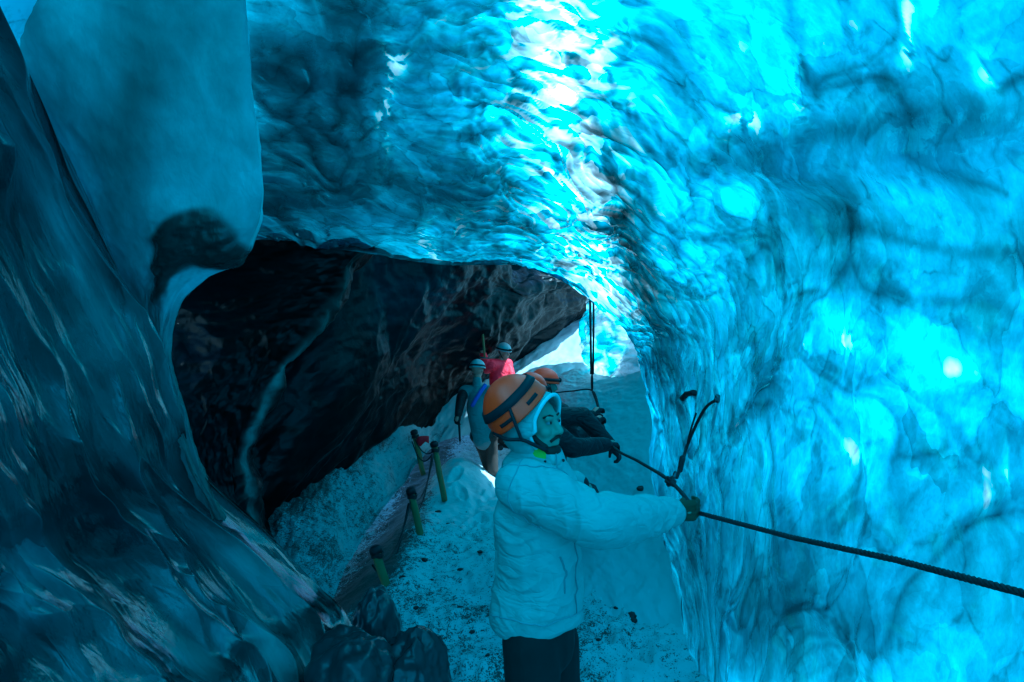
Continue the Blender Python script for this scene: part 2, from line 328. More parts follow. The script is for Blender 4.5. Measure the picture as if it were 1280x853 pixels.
for (x, y, rx, ry, ro, a) in [  # darker patches, with the shade of ledge and recess painted in
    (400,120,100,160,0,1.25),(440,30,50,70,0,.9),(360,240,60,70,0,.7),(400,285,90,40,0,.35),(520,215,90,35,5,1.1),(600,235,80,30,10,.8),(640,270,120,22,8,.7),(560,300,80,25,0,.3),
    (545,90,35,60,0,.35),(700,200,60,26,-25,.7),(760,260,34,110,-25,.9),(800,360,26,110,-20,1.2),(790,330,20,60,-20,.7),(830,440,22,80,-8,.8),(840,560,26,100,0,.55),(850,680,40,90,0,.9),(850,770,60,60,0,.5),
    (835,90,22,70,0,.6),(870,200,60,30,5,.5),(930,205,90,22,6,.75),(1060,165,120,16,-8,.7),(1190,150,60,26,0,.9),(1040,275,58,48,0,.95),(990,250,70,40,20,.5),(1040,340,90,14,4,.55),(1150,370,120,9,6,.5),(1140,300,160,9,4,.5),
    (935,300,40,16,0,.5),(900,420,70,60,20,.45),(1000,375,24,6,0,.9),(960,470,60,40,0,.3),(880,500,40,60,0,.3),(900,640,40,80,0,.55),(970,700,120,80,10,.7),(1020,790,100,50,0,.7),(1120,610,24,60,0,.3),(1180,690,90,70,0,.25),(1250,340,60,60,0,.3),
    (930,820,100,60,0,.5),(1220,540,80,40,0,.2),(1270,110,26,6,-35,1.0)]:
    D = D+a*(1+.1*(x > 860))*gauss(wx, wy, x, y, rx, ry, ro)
for (x, y, rx, ry, ro, a) in [(900,60,140,80,0,.15),(1100,70,220,90,0,.2),(1250,220,120,60,0,.1),(1060,430,120,70,0,.4),(1000,560,90,50,0,.3),(1200,480,120,80,0,.35),(700,60,60,120,0,.9),(680,170,40,60,-20,.8),(710,255,50,30,20,.7),(750,345,34,60,-30,.7),(490,110,14,60,0,.5),(550,310,30,24,0,.5)]:  # lighter patches, with highlights painted along the arch
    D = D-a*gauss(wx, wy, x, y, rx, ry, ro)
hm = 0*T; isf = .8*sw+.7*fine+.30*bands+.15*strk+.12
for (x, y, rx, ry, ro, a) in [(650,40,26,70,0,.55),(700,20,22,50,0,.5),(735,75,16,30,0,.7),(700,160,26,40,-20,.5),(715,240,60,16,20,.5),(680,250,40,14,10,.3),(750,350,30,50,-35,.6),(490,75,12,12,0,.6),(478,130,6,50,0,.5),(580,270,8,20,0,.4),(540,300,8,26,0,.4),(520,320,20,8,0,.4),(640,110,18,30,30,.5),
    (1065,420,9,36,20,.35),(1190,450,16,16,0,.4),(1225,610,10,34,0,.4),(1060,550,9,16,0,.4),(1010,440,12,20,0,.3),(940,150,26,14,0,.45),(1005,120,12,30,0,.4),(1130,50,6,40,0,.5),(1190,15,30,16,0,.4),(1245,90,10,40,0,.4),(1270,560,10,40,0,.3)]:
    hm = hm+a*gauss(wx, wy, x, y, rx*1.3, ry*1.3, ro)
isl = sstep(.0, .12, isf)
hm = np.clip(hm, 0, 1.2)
T = T-1.3*hm*isl; D = D-1.6*hm*isl+1.0*hm*np.exp(-((isf+.05)/.08)**2)  # white highlights with dark outlines, painted through thickness and ash values
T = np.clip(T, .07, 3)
u_ = (tu/12)[None, :]; farm = sstep(LIPR-2.2, LIPR-3.2, vrow)
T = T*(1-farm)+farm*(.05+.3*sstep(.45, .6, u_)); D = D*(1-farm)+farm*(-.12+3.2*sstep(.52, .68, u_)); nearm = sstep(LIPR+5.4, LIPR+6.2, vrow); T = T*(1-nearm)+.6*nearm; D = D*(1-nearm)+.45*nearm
beh = sstep(.70, .80, u_)*sstep(LIPR+.4, LIPR+1.2, vrow)*sstep(330, 270, px); T = T*(1-beh)+.25*beh; D = D*(1-beh)-.15*beh  # unseen ice behind the curtain thinned to brighten it from the back
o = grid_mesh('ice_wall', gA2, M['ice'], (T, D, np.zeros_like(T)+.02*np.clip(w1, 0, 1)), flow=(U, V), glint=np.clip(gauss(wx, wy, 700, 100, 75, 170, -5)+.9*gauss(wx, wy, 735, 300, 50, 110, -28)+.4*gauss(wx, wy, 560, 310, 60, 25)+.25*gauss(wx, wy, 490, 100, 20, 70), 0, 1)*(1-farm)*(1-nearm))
tag(o, 'bright blue translucent ice wall on the right, arching over into the glassy ceiling', 'ice wall')

# ------------------------------------------------------------------ left flowing ice wall
edge = [(490,900,3.12), (432,782,3.45), (398,738,3.6), (335,668,3.6), (275,612,3.45), (243,575,3.3), (222,520,3.1), (192,440,2.95), (163,375,2.85), (142,319,2.75), (109,244,2.6), (75,161,2.4), (26,71,2.15), (-40,-40,1.9), (-120,-170,1.7)]
ew = np.array([P(*p) for p in edge])
rowsC = [ew+np.array([-1.1, .7, .15]), ew+np.array([-.28, .22, .06]), ew+np.array([-.05, .06, .01]), ew]
for (dx, dy, kd) in [(-50, 25, .93), (-120, 62, .83), (-240, 130, .68), (-420, 230, .54)]:
    r = []
    for i, (x, y, d) in enumerate(edge):
        p = P(x+dx, y+dy, d*kd)
        if i == 0: p = W(p[0], p[1], -.06)
        r.append(p)
    rowsC.append(np.array(r))
near = rowsC[-1].copy(); near[:, 1] = -.8; near[:, 0] = np.minimum(near[:, 0], -1.3)-.2; rowsC.append(near)
far2 = near.copy(); far2[:, 1] = -6; far2[:, 0] -= .1; rowsC.append(far2)
tvC = knots((0, 2, 30), (2, 7, 480), (7, 9, 30)); NVC = len(tvC)
gC = surface(rowsC, tvC, 520)
U, V = arcs(gC); nC = normals(gC, (0, 1.5, 1.8)); px, py = to_px(gC)
w1 = fbm(U*.9, V*.9, 13.1, 3); w2 = fbm(U*.8+4, V*.8, 17.7, 3)
big = fbm(U*.7+w1*.4, V*1.6, 21.0, 2)
fold = ridged(U*.42+w1*.35, V*3.0+w2*.5, 22.0, 1)
fold2 = ridged(U*.7+w2*.45, V*7.5+w1*.9, 24.0, 1)
fine = fbm(U*3+w1, V*12+w2*2, 26.0, 3)
f1, f2 = cells(U*2.2+w1*.6, V*4+w2*.8, 9)
vv = tvC[:, None]; mk = np.clip((vv-1.2)/1.8, 0, 1)
fA = np.clip(fold, 0, 1)**1.6; fB = np.clip(fold2, 0, 1)**1.6; fC = np.clip(ridged(U*1.1+w1, V*14+w2*1.6, 28., 1), 0, 1)**1.5
h = (.06*big+.21*fA+.080*fB*(.4+fA)+.007*fC)*mk-.05*mk
gC2 = gC+nC*h[..., None]
T = .4+.2*big; D = 3.9-2.3*fA-1.2*fB+.15*fine+.5*big-.08*fC  # ridges painted lighter and grooves darker, imitating reflections
wx = px+26*w1; wy = py+26*w2
Rc = .35*np.clip(fA, 0, 1)**6+.06*np.clip(fB, 0, 1)**4  # ridge crests: reflected highlights painted in through the frost value
for (x, y, rx, ry, ro, a) in [(335,800,22,75,-30,.9),(300,695,12,70,-50,.8),(262,815,20,55,-30,.8),(385,800,10,50,-30,.5),(20,770,26,60,0,.4)]: Rc = Rc+a*gauss(px+20*w1+14*fine, py+20*w2, x, y, rx, ry, ro)
for (x, y, rx, ry, ro, a) in [(330,800,26,70,-30,-1.9),(300,700,14,70,-50,-1.5),(255,815,24,50,-30,-1.5),(20,760,30,60,0,-1.0),(100,330,12,120,-25,-1.0),(215,480,12,90,-20,-1.0),(40,650,50,120,0,-.3),(120,230,40,160,-30,-.5),(60,620,60,60,0,.5),(180,780,60,60,0,.5),(320,640,60,40,40,.9),(60,480,50,60,0,.5)]:
    D = D+a*gauss(wx, wy, x, y, rx, ry, ro)
o = grid_mesh('ice_wall', gC2, M['ice_left'], (np.clip(T, .1, 3), np.clip(D, .2, 6), np.clip(Rc, 0, .9)), flow=(U, V))
tag(o, 'dark teal glossy ice wall with long diagonal flowing ridges on the left', 'ice wall')

# ------------------------------------------------------------------ frosted curtain
rD = []
for (y, xs, d) in [(-190, (-130,-20,130,270,292), 2.35), (-60, (-80,10,150,285,300), 2.45), (20, (-30,60,180,292,308), 2.52), (120, (20,100,200,305,319), 2.6), (220, (70,140,220,318,334), 2.7), (290, (100,155,225,312,330), 2.8), (335, (120,170,215,262,282), 2.9), (385, (140,178,203,220,230), 3.0), (450, (165,190,204,213,220), 3.05), (520, (195,212,225,233,238), 3.15), (590, (225,238,246,252,257), 3.25), (650, (250,262,272,280,286), 3.35)]:
    r = [P(x-4, y, d+k) for x, k in zip(xs, (.12, .02, 0, .03, .09))]
    e_ = r[-1]; r.append(W(e_[0]*1.07-.03, e_[1]*1.07, e_[2]+.02)); r.append(W(e_[0]*1.3-.25, e_[1]*1.3, e_[2]+.1))
    rD.append(r)
gD = surface(rD, 420, 260)
U, V = arcs(gD); nD = normals(gD, (0, 0, 1.8)); px, py = to_px(gD)
w1 = fbm(U*1.2, V*1.2, 33.1, 3)
h = .035*fbm(U*1.6, V*.8, 31.0, 3)+.008*fbm(U*9, V*5, 32.0, 3)+.02*(ridged(U*2.5+w1, V*.7, 36., 2)-.6)
low = sstep(320, 400, py)
h = h+low*.02*fbm(U*10, V*3, 35.0, 3)
kx = px+16*w1+8*fbm(U*6, V*6, 37., 2); knob = gauss(kx, py+12*w1, 248, 288, 44, 32)+.8*gauss(kx, py, 222, 315, 26, 26)+.7*gauss(kx, py, 215, 350, 12, 40)+.8*gauss(kx, py, 280, 318, 26, 18)
h = h+.07*np.clip(knob, 0, 1)+.012*np.clip(knob, 0, 1)*fbm(U*14, V*14, 38., 3)
gD2 = gD+nD*h[..., None]
wx = px+22*w1; wy = py+30*fbm(U*1.3, V*1.3, 39, 3)
D = 1.0+1.2*fbm(U*2.2, V*1.1, 34.0, 5)+.35*fbm(U*7, V*2.5, 34.5, 3)
for (x, y, rx, ry, ro, a) in [(150,20,50,70,0,1.3),(165,110,34,50,0,1.5),(175,180,50,60,0,.8),(220,40,40,80,0,.5),(250,160,60,60,0,.25),(30,60,36,120,-20,-.6),(318,150,14,150,-5,-.5),(190,420,20,80,0,.4),(110,190,30,90,-20,-.2)]:
    D = D+a*gauss(wx, wy, x, y, rx, ry, ro)
edgem = np.exp(-((np.linspace(0, 6, 260)[None, :]-4.15)/.45)**2)*sstep(330, 280, py); D = D-.9*edgem-.15
D = D+3.4*sstep(.30, .75, knob)
frost = np.clip(.8+.25*edgem-sstep(.25, .7, knob)*1.1-low*.7, 0, 1)
o = grid_mesh('ice_curtain', gD2, M['ice_curtain'], (np.full_like(D, .25), np.clip(D, .0, 6), frost))
tag(o, 'broad frosted teal ice curtain hanging at upper left with a sharp pale edge', 'ice curtain')

# ------------------------------------------------------------------ dark ash ice at the back left
rB = []
for (y, xs, d) in [(220, (100,220,330,450,500), 4.7), (290, (110,220,330,430,470), 4.75), (335, (120,220,320,410,440), 4.75), (385, (130,210,300,380,408), 4.7), (450, (140,210,280,335,360), 4.6), (520, (150,210,265,300,318), 4.5), (585, (160,215,260,288,300), 4.45), (650, (190,240,280,300,310), 4.45), (740, (230,280,320,340,350), 4.45)]:
    r = [P(x, y, d+k) for x, k in zip(xs, (-.1, -.05, 0, .05, .12))]
    r.append(r[-1]+np.array([-.05, .3, .0])); r.append(r[-1]+np.array([-.5, .8, 0]))
    rB.append(r)
gB = surface(rB, 260, 260); U, V = arcs(gB); nB = normals(gB, (0, 0, 1.8)); px, py = to_px(gB)
w1 = fbm(U*1.2, V*1.2, 43.1, 3)
h = .10*fbm(U*1.0, V*1.5, 41.0, 3)+.018*fbm(U*7+w1, V*9, 42.0, 3)+.04*ridged(U*1.2, V*2.0+w1, 46.0, 2)
rim = np.exp(-np.abs((np.linspace(0, 6, 260)[None, :]-4.1)/.36)**3)*(.35+.65*sstep(340, 480, py))*(.8+.3*fbm(U*5, V*5, 47., 2))
gB2 = gB+nB*h[..., None]
D = 4.2+.8*fbm(U*2, V*2, 44., 3)-2.0*rim-.9*gauss(px, py, 300, 520, 60, 90)
o = grid_mesh('ice_slab', gB2, M['ice_dark'], (np.full_like(D, 1.), np.clip(D, .5, 8), np.clip(.02+.8*rim, 0, 1)))
tag(o, 'black ashy ice slab under the curtain, with a pale curved right edge', 'ice slab')

bot = [(250,760,4.9), (310,650,5.2), (380,590,5.75), (450,530,6.5), (500,492,7.4), (545,472,8.4), (600,452,9.4), (645,436,10.4), (690,410,11.5), (738,380,12.6), (790,350,14)]
mid = [(240,560,4.9), (320,480,5.2), (400,430,5.6), (470,400,6.2), (530,385,6.9), (580,375,7.8), (630,370,8.8), (670,368,9.8), (705,364,10.8), (742,358,12.0), (795,335,13.4)]
top = [(250,330,5.0), (340,270,5.3), (430,240,5.6), (500,245,6.0), (560,265,6.5), (610,285,7.2), (655,300,8.0), (690,310,9.0), (720,318,10.0), (755,320,11.2), (800,310,12.6)]
top2 = [(300,180,5.6), (380,120,5.8), (460,80,6.1), (540,100,6.4), (600,140,6.8), (650,180,7.4), (690,210,8.2), (730,230,9.2), (760,240,10.2), (790,250,11.4), (830,250,12.8)]
def pr(l): return [P(*p) for p in l]
bT, bM = pr(top), pr(mid); bU = pr(top2)
for i in range(6, 11): bT[i] = bM[i]+W(.05, .1, .28); bU[i] = bM[i]+W(-.6, .5, 1.1)
low_ = [P(*p)+np.array([-.5, .3, -.9]) for p in bot]
gB = surface([low_, pr(bot), bM, bT, bU], 260, 480); U, V = arcs(gB); nB = normals(gB, (0, 4, 1.0)); px, py = to_px(gB)
w1 = fbm(U*.8, V*.8, 53.1, 3)
l1, l2 = cells(U*.9+w1*.4, V*1.2+.3*w1, 44)
h = .16*fbm(U*.6, V*.9, 51.0, 3)+.16*np.clip(.8-l1, 0, .8)+.05*ridged(U*1.2+V*.8+w1*.6, V*1.6-U*.3, 52., 3)+.016*fbm(U*4+V*3, V*9, 54.0, 3)
gB2 = gB+nB*h[..., None]
D = 4.3+.9*fbm(U*1.2, V*1.5, 55., 3)-1.9*gauss(px, py, 520, 360, 60, 50)-1.2*gauss(px, py, 640, 350, 90, 22)-1.0*gauss(px, py, 430, 330, 40, 20)
o = grid_mesh('ash_wall', gB2, M['ice_dark'], (np.full_like(D, 1.), np.clip(D, .5, 8), np.full_like(D, .02)))
tag(o, 'overhanging black wall of ashy ice above the gritty snow bank', 'ice wall')

# ------------------------------------------------------------------ bright ice beside the exit
rF = []
for (y, xs, ds) in [(318, (752,765,790,830,900), (10.5,9.4,8.6,7.8,7.0)), (330, (742,752,780,825,900), (10.5,9.3,8.5,7.7,6.9)), (375, (734,745,775,822,900), (10.4,9.2,8.4,7.6,6.8)), (410, (726,738,770,820,900), (10.2,9.0,8.2,7.5,6.7)), (440, (724,738,770,820,900), (10.,8.8,8.1,7.4,6.6)), (470, (738,748,775,820,900), (9.6,8.6,8.0,7.3,6.5)), (500, (740,750,780,825,905), (9.4,8.5,7.9,7.2,6.4)), (560, (740,755,790,830,910), (9.2,8.4,7.8,7.1,6.3))]:
    r = [P(x, y, d) for x, d in zip(xs, ds)]
    r.insert(0, r[0]+np.array([.5, .25, .0]))
    rF.append(r)
gF = surface(rF, 240, 240); U, V = arcs(gF); nF = normals(gF, (0, 5, 1.8)); px, py = to_px(gF)
w1 = fbm(U*.9, V*.9, 63.1, 3); w2 = fbm(U*.9+7, V*.9, 67.1, 3)
f1, f2 = cells(U*1.3+w1*.5, V*2.6+w2*.5, 21)
h = .10*fbm(U*1.0, V*1.6, 61.0, 3)-.10*np.clip(f2-f1, 0, .5)+.02*fbm(U*4, V*7, 62., 3)
gF2 = gF+nF*h[..., None]
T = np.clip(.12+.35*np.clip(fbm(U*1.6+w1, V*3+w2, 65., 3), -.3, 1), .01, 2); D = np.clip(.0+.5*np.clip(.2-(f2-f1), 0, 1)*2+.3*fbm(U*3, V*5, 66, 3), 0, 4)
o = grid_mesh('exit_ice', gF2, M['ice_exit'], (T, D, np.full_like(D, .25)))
tag(o, 'white scalloped ice face glowing beside the far exit behind the hanging rope', 'ice face')

# ------------------------------------------------------------------ floor, bank, slopes
_fr = np.random.default_rng(5)
PRINTS = [(_fr.uniform(-.75, .95), _fr.uniform(3.2, 7.6), _fr.uniform(-.5, .5)) for _ in range(85)]
def floor_z(x, y):
    s_ = 0.0
    for (fx, fy, fa) in PRINTS:
        c_, n_ = math.cos(fa), math.sin(fa); dx = (x-fx)*c_+(y-fy)*n_; dy = -(x-fx)*n_+(y-fy)*c_
        q_ = np.sqrt((dx/.055)**2+(dy/.14)**2); s_ = s_-.035*np.exp(-q_**4)+.014*np.exp(-((q_-1.35)/.3)**2)
    return s_+floor_base(x, y)
def floor_base(x, y):
    z = .04*fbm(x*1.1, y*1.1, 71., 3)+.03*fbm(x*4, y*4, 72., 4)+.016*np.clip(ridged(x*7, y*7, 76., 2)-.3, 0, 1)
    z = z+.42*np.exp(-(((x+.72)/.42)**2+((y-7.75)/.75)**2))
    z = z+.10*np.exp(-(((x+1.2)/.35)**2+((y-6.0)/1.2)**2))
    z = z-.30*sstep(-.9, -1.7, x)*sstep(3, 4.5, y)*sstep(8.5, 6.5, y)
    z = z+.10*sstep(.1, 1.2, x)*sstep(3.0, 5, y)
    z = z+.33*sstep(8.0, 11, y)*1.4
    return z
xs = np.linspace(-5, 4, 460); ys = np.concatenate([np.linspace(-7, 2.4, 60)[:-1], np.linspace(2.4, 11.5, 560)])
Y, X = np.meshgrid(ys, xs, indexing='ij'); Z = floor_z(X, Y)
fp = np.clip(noise(X*3.3, Y*3.3, 75.)-.35, 0, 1); Z = Z-.05*fp
px, py = to_px(np.stack([X, Y, Z], -1))
dirt = -.16*np.exp(-(((X+.5)/.7)**2+((Y-7.4)/1.0)**2))-.05*sstep(.9, 1.3, X)+.26*np.exp(-((X+1.30)/.30)**2)*sstep(4, 5, Y)+.05*sstep(5, 3.5, Y)*sstep(.9, .4, X)
o = grid_mesh('cave_floor', np.stack([X, Y, Z], -1), M['snow'], (dirt+0*X, 0*X, 0*X), False); tag(o, kind='structure')

def sheet(name, rows, nv, nu, mat, hf, attr=None, toward=(0, 0, 6), **kw):
    g = surface([pr(r) for r in rows], nv, nu); U, V = arcs(g); n = normals(g, toward); px, py = to_px(g)
    a = attr(U, V, px, py) if attr else np.zeros_like(U)
    g = g+n*hf(U, V, px, py)[..., None]
    o = grid_mesh(name, g, mat, (a, 0*a, 0*a)); tag(o, **kw); return o
sheet('snow_bank', [
    [(375,820,4.0), (415,748,4.62), (456,668,5.75), (503,605,7.05), (546,552,8.4), (584,512,9.3), (640,478,10)],
    [(365,810,4.1), (400,738,4.7), (448,657,5.85), (498,598,7.15), (543,545,8.5), (580,505,9.4), (636,472,10.1)],
    [(330,760,4.4), (375,680,4.95), (425,610,6.0), (475,560,7.1), (525,518,8.4), (565,488,9.4), (630,455,10.6)],
    [(290,720,4.8), (335,650,5.25), (395,580,6.1), (455,525,7.0), (505,490,7.9), (550,470,8.9), (620,440,10.6)],
    [(230,690,5.2), (290,600,5.6), (360,535,6.3), (425,480,7.1), (480,450,8.0), (530,440,9.0), (610,420,11)]],
    220, 420, M['bank'], lambda U, V, px, py: .09*fbm(U*1.6, V*2.2, 81., 4)+.06*fbm(U*6, V*6, 82., 4)*sstep(.4, 1.2, V),
    lambda U, V, px, py: .09*fbm(U*1.8, V*1.8, 85., 3)+.13*gauss(px, py, 380, 570, 70, 60)+.10*gauss(px, py, 350, 640, 40, 50)-.10*gauss(px, py, 520, 500, 70, 40)-.02, kind='structure')
sheet('snow_slope', [
    [(640,760,4.45), (700,770,4.3), (770,790,4.05), (850,815,3.8), (960,800,3.6)],
    [(645,660,6.0), (700,680,5.2), (760,690,4.85), (830,690,4.6), (950,680,4.3)],
    [(650,590,7.3), (705,590,6.3), (765,590,5.8), (830,590,5.4), (940,580,5.0)],
    [(660,530,8.3), (710,530,7.4), (765,525,6.8), (830,515,6.3), (930,500,5.8)],
    [(672,490,9.2), (715,485,8.5), (760,480,7.9), (815,462,7.4), (920,440,6.8)],
    [(680,470,9.9), (722,462,9.4), (770,458,8.8), (825,436,8.2), (920,400,7.6)]], 300, 260, M['slope'],
    lambda U, V, px, py: .03*fbm(U*1.5, V*1.5, 91., 3)+.015*fbm(U*6, V*6, 92., 3)-.05*np.clip(noise(U*3, V*3, 93.)-.3, 0, 1),
    lambda U, V, px, py: .10*sstep(580, 700, py)-.04, kind='structure')
sheet('snow_ramp', [
    [(520,560,8.6), (600,540,8.8), (680,530,9.0), (780,520,9.2)],
    [(540,505,9.0), (610,492,9.3), (680,486,9.5), (780,480,9.6)],
    [(560,478,10.0), (625,458,10.5), (690,440,11), (790,430,11.2)],
    [(590,455,11.2), (645,425,12.2), (705,400,13), (800,385,13.5)],
    [(620,430,13), (665,400,14.5), (720,372,16), (820,350,17)],
    [(640,380,17), (690,340,19), (750,310,21), (860,290,22)]], 160, 160, M['slope'],
    lambda U, V, px, py: .08*fbm(U*.8, V*.8, 101., 3)+.02*fbm(U*4, V*4, 102., 3)-.10*np.exp(-((py-(560-.17*px)-12*noise(U,V,4.))/9)**2)*sstep(640,680,px), kind='structure')
g = np.array([[W(-80, -60, -.7), W(80, -60, -.7)], [W(-80, 100, -.7), W(80, 100, -.7)]])
o = grid_mesh('ground', g, M['slope'], (0, 0, 0), False); tag(o, kind='structure')

# ------------------------------------------------------------------ solid helpers
def mesh_obj(name, verts, faces, mat, parent=None, origin=(0, 0, 0), smooth=True):
    me = bpy.data.meshes.new(name)
    og = np.array(origin, float)
    me.from_pydata([tuple(np.array(v)-og) for v in verts], [], faces); me.materials.append(mat)
    if smooth:
        for p in me.polygons: p.use_smooth = True
    o = bpy.data.objects.new(name, me); COL.objects.link(o)
    if parent is not None: o.parent = parent
    else: o.location = og
    return o
def frame(d):
    d = np.array(d, float); d /= np.linalg.norm(d)+1e-12
    a = np.array([0, 0, 1.]) if abs(d[2]) < .9 else np.array([1., 0, 0])
    x = np.cross(a, d); x /= np.linalg.norm(x); return x, np.cross(d, x), d
def capsule(p0, r0, p1, r1, n=16, m=4):
    p0 = np.array(p0, float); p1 = np.array(p1, float); x, y, d = frame(p1-p0)
    rings = []
    for k in range(m+1):
        a = math.pi/2*(k/m); rings.append((p0-d*r0*math.cos(a), r0*math.sin(a)+1e-4))
    for k in range(m+1):
        a = math.pi/2*(k/m); rings.append((p1+d*r1*math.sin(a), r1*math.cos(a)+1e-4))
    return loft_rings([(c, x*r, y*r) for c, r in rings], n)
def ellips(c, r, rot=None, n=20, m=12):
    c = np.array(c, float); R = np.eye(3) if rot is None else np.array(rot)
    rings = []
    for k in range(m+1):
        a = math.pi*k/m; s = max(math.sin(a), 1e-3)
        rings.append((c+R@np.array([0, 0, -r[2]*math.cos(a)]), R@np.array([r[0]*s, 0, 0]), R@np.array([0, r[1]*s, 0])))
    return loft_rings(rings, n)
def loft_rings(rings, n=24):
    v = []; f = []
    for c, a, b in rings:
        for k in range(n):
            t = 2*math.pi*k/n; v.append(c+a*math.cos(t)+b*math.sin(t))
    for i in range(len(rings)-1):
        for k in range(n):
            f.append((i*n+k, i*n+(k+1) % n, (i+1)*n+(k+1) % n, (i+1)*n+k))
    f.append(tuple(range(n))[::-1]); f.append(tuple(range((len(rings)-1)*n, len(rings)*n)))
    return v, f
def join(parts):
    V = []; Fs = []
    for v, f in parts:
        k = len(V); V += list(v); Fs += [tuple(i+k for i in q) for q in f]
    return V, Fs
def remesh(name, parts, voxel, smooth, mat, parent=None, origin=(0, 0, 0), disp=None):
    v, f = join(parts)
    me = bpy.data.meshes.new('tmp'); me.from_pydata([tuple(p) for p in v], [], f)
    o = bpy.data.objects.new('tmp', me); COL.objects.link(o)
    m = o.modifiers.new('r', 'REMESH'); m.mode = 'VOXEL'; m.voxel_size = voxel
    if smooth:
        m2 = o.modifiers.new('s', 'SMOOTH'); m2.iterations = smooth; m2.factor = .5
    dg = bpy.context.evaluated_depsgraph_get(); dg.update()
    nm = bpy.data.meshes.new_from_object(o.evaluated_get(dg)); nm.name = name
    bpy.data.objects.remove(o); bpy.data.meshes.remove(me)
    n = len(nm.vertices); co = np.empty(n*3, np.float32); nm.vertices.foreach_get('co', co); co = co.reshape(-1, 3).astype(float)
    if disp is not None:
        no = np.empty(n*3, np.float32); nm.vertices.foreach_get('normal', no); co = co+no.reshape(-1, 3)*disp(co)[:, None]
    nm.vertices.foreach_set('co', (co-np.array(origin)).astype(np.float32).reshape(-1))
    nm.polygons.foreach_set('use_smooth', np.ones(len(nm.polygons), dtype=bool)); nm.update()
    nm.materials.clear(); nm.materials.append(mat)
    ob = bpy.data.objects.new(name, nm); COL.objects.link(ob)
    if parent is not None: ob.parent = parent
    else: ob.location = origin
    return ob
def smooth_path(pts, n):
    return crom(np.array(pts, float), n)
def tube(pts, r, n=8, twist=0.0, amp=0.0):
    pts = np.array(pts, float); m = len(pts); rr = np.broadcast_to(np.asarray(r, float), (m,))
    rings = []; tan = np.gradient(pts, axis=0); x0 = None
    for i in range(m):
        x, y, d = frame(tan[i])
        if x0 is not None:
            x = x0-d*np.dot(x0, d); x /= np.linalg.norm(x); y = np.cross(d, x)
        x0 = x; rings.append((pts[i], x*rr[i], y*rr[i]))
    return loft_rings(rings, n)
def tube_obj(name, pts, r, mat, parent=None, origin=(0, 0, 0), n=8):
    v, f = tube(pts, r, n); return mesh_obj(name, v, f, mat, parent, origin)
def rotm(axis, deg):
    return np.array(Matrix.Rotation(math.radians(deg), 3, axis))
def basis(fwd, up=(0, 0, 1)):
    """columns: forward, left, up"""
    f = np.array(fwd, float); f /= np.linalg.norm(f); l = np.cross(up, f); l /= np.linalg.norm(l); u = np.cross(f, l)
    return np.stack([f, l, u], 1)
def helmet_shell(c, R, r, lo=0.0, n=40, m=14, thick=.012):
    """a dome around axis R[:,2] from the rim (lo) to the top, with thickness and a small rolled rim"""
    rings = []
    def ring(a, k, sh=0):
        ca, sa = math.cos(a), math.sin(a)
        return (c+R[:, 2]*(r[2]*k*sa+sh), R[:, 0]*r[0]*k*ca, R[:, 1]*r[1]*k*ca)
    q = 1-thick/r[0]
    for k in range(m): rings.append(ring(lo+(math.pi/2-.02-lo)*(m-1-k)/(m-1), q))
    rings.append(ring(lo, 1.02, -.004)); rings.append(ring(lo+.03, 1.035, 0))
    for k in range(1, m): rings.append(ring(lo+(math.pi/2-.02-lo)*k/(m-1), 1))
    return loft_rings(rings, n)
def arc_band(c, R, r, el, width, a0, a1, thick=.006, n=30):
    """band lying on a dome at elevation el over azimuth a0..a1 (degrees)"""
    v = []; f = []
    for i in range(n):
        az = math.radians(a0+(a1-a0)*i/(n-1))
        for (de, k) in ((-width, 1.0), (width, 1.0), (width, 1+thick/r[0]), (-width, 1+thick/r[0])):
            e = el+de
            v.append(c+R@np.array([r[0]*k*math.cos(e)*math.cos(az), r[1]*k*math.cos(e)*math.sin(az), r[2]*k*math.sin(e)]))
    for i in range(n-1):
        for k in range(4): f.append((i*4+k, i*4+(k+1) % 4, i*4+4+(k+1) % 4, i*4+4+k))
    f.append((3, 2, 1, 0)); e = (n-1)*4; f.append((e, e+1, e+2, e+3))
    return v, f
def hand_parts(wrist, direc, palmn, size=.19, curl=1.0, thumb=1):
    """a palm, four unequal bent fingers and a thumb; palmn = direction the palm faces"""
    d = np.array(direc, float); d /= np.linalg.norm(d); pn = np.array(palmn, float); pn -= d*np.dot(d, pn); pn /= np.linalg.norm(pn)
    s = np.cross(d, pn); parts = []
    pl = size*.52
    for k in (-1, -.33, .33, 1): parts.append(capsule(wrist+s*k*size*.10, size*.13, wrist+d*pl*.92+s*k*size*.17, size*.10, 10, 3))
    for k, L in zip((-1, -.33, .33, 1), (.36, .44, .48, .43)):
        p = wrist+d*pl+s*k*size*.17; a = 0.0; rad = size*.062
        for seg, da in ((.45, .75*curl), (.32, .9*curl), (.23, .7*curl)):
            a += da; q = p+(d*math.cos(a)+pn*math.sin(a))*L*size*seg
            parts.append(capsule(p, rad, q, rad*.92, 10, 3)); p = q; rad *= .92
    p = wrist+d*pl*.25+s*thumb*size*.16; q = p+(d*.6+s*thumb*.55+pn*.55)*size*.22; parts.append(capsule(p, size*.085, q, size*.07, 10, 3))
    q2 = q+(d*.55-s*thumb*.2+pn*.8)*size*.19; parts.append(capsule(q, size*.07, q2, size*.058, 10, 3))
    return parts
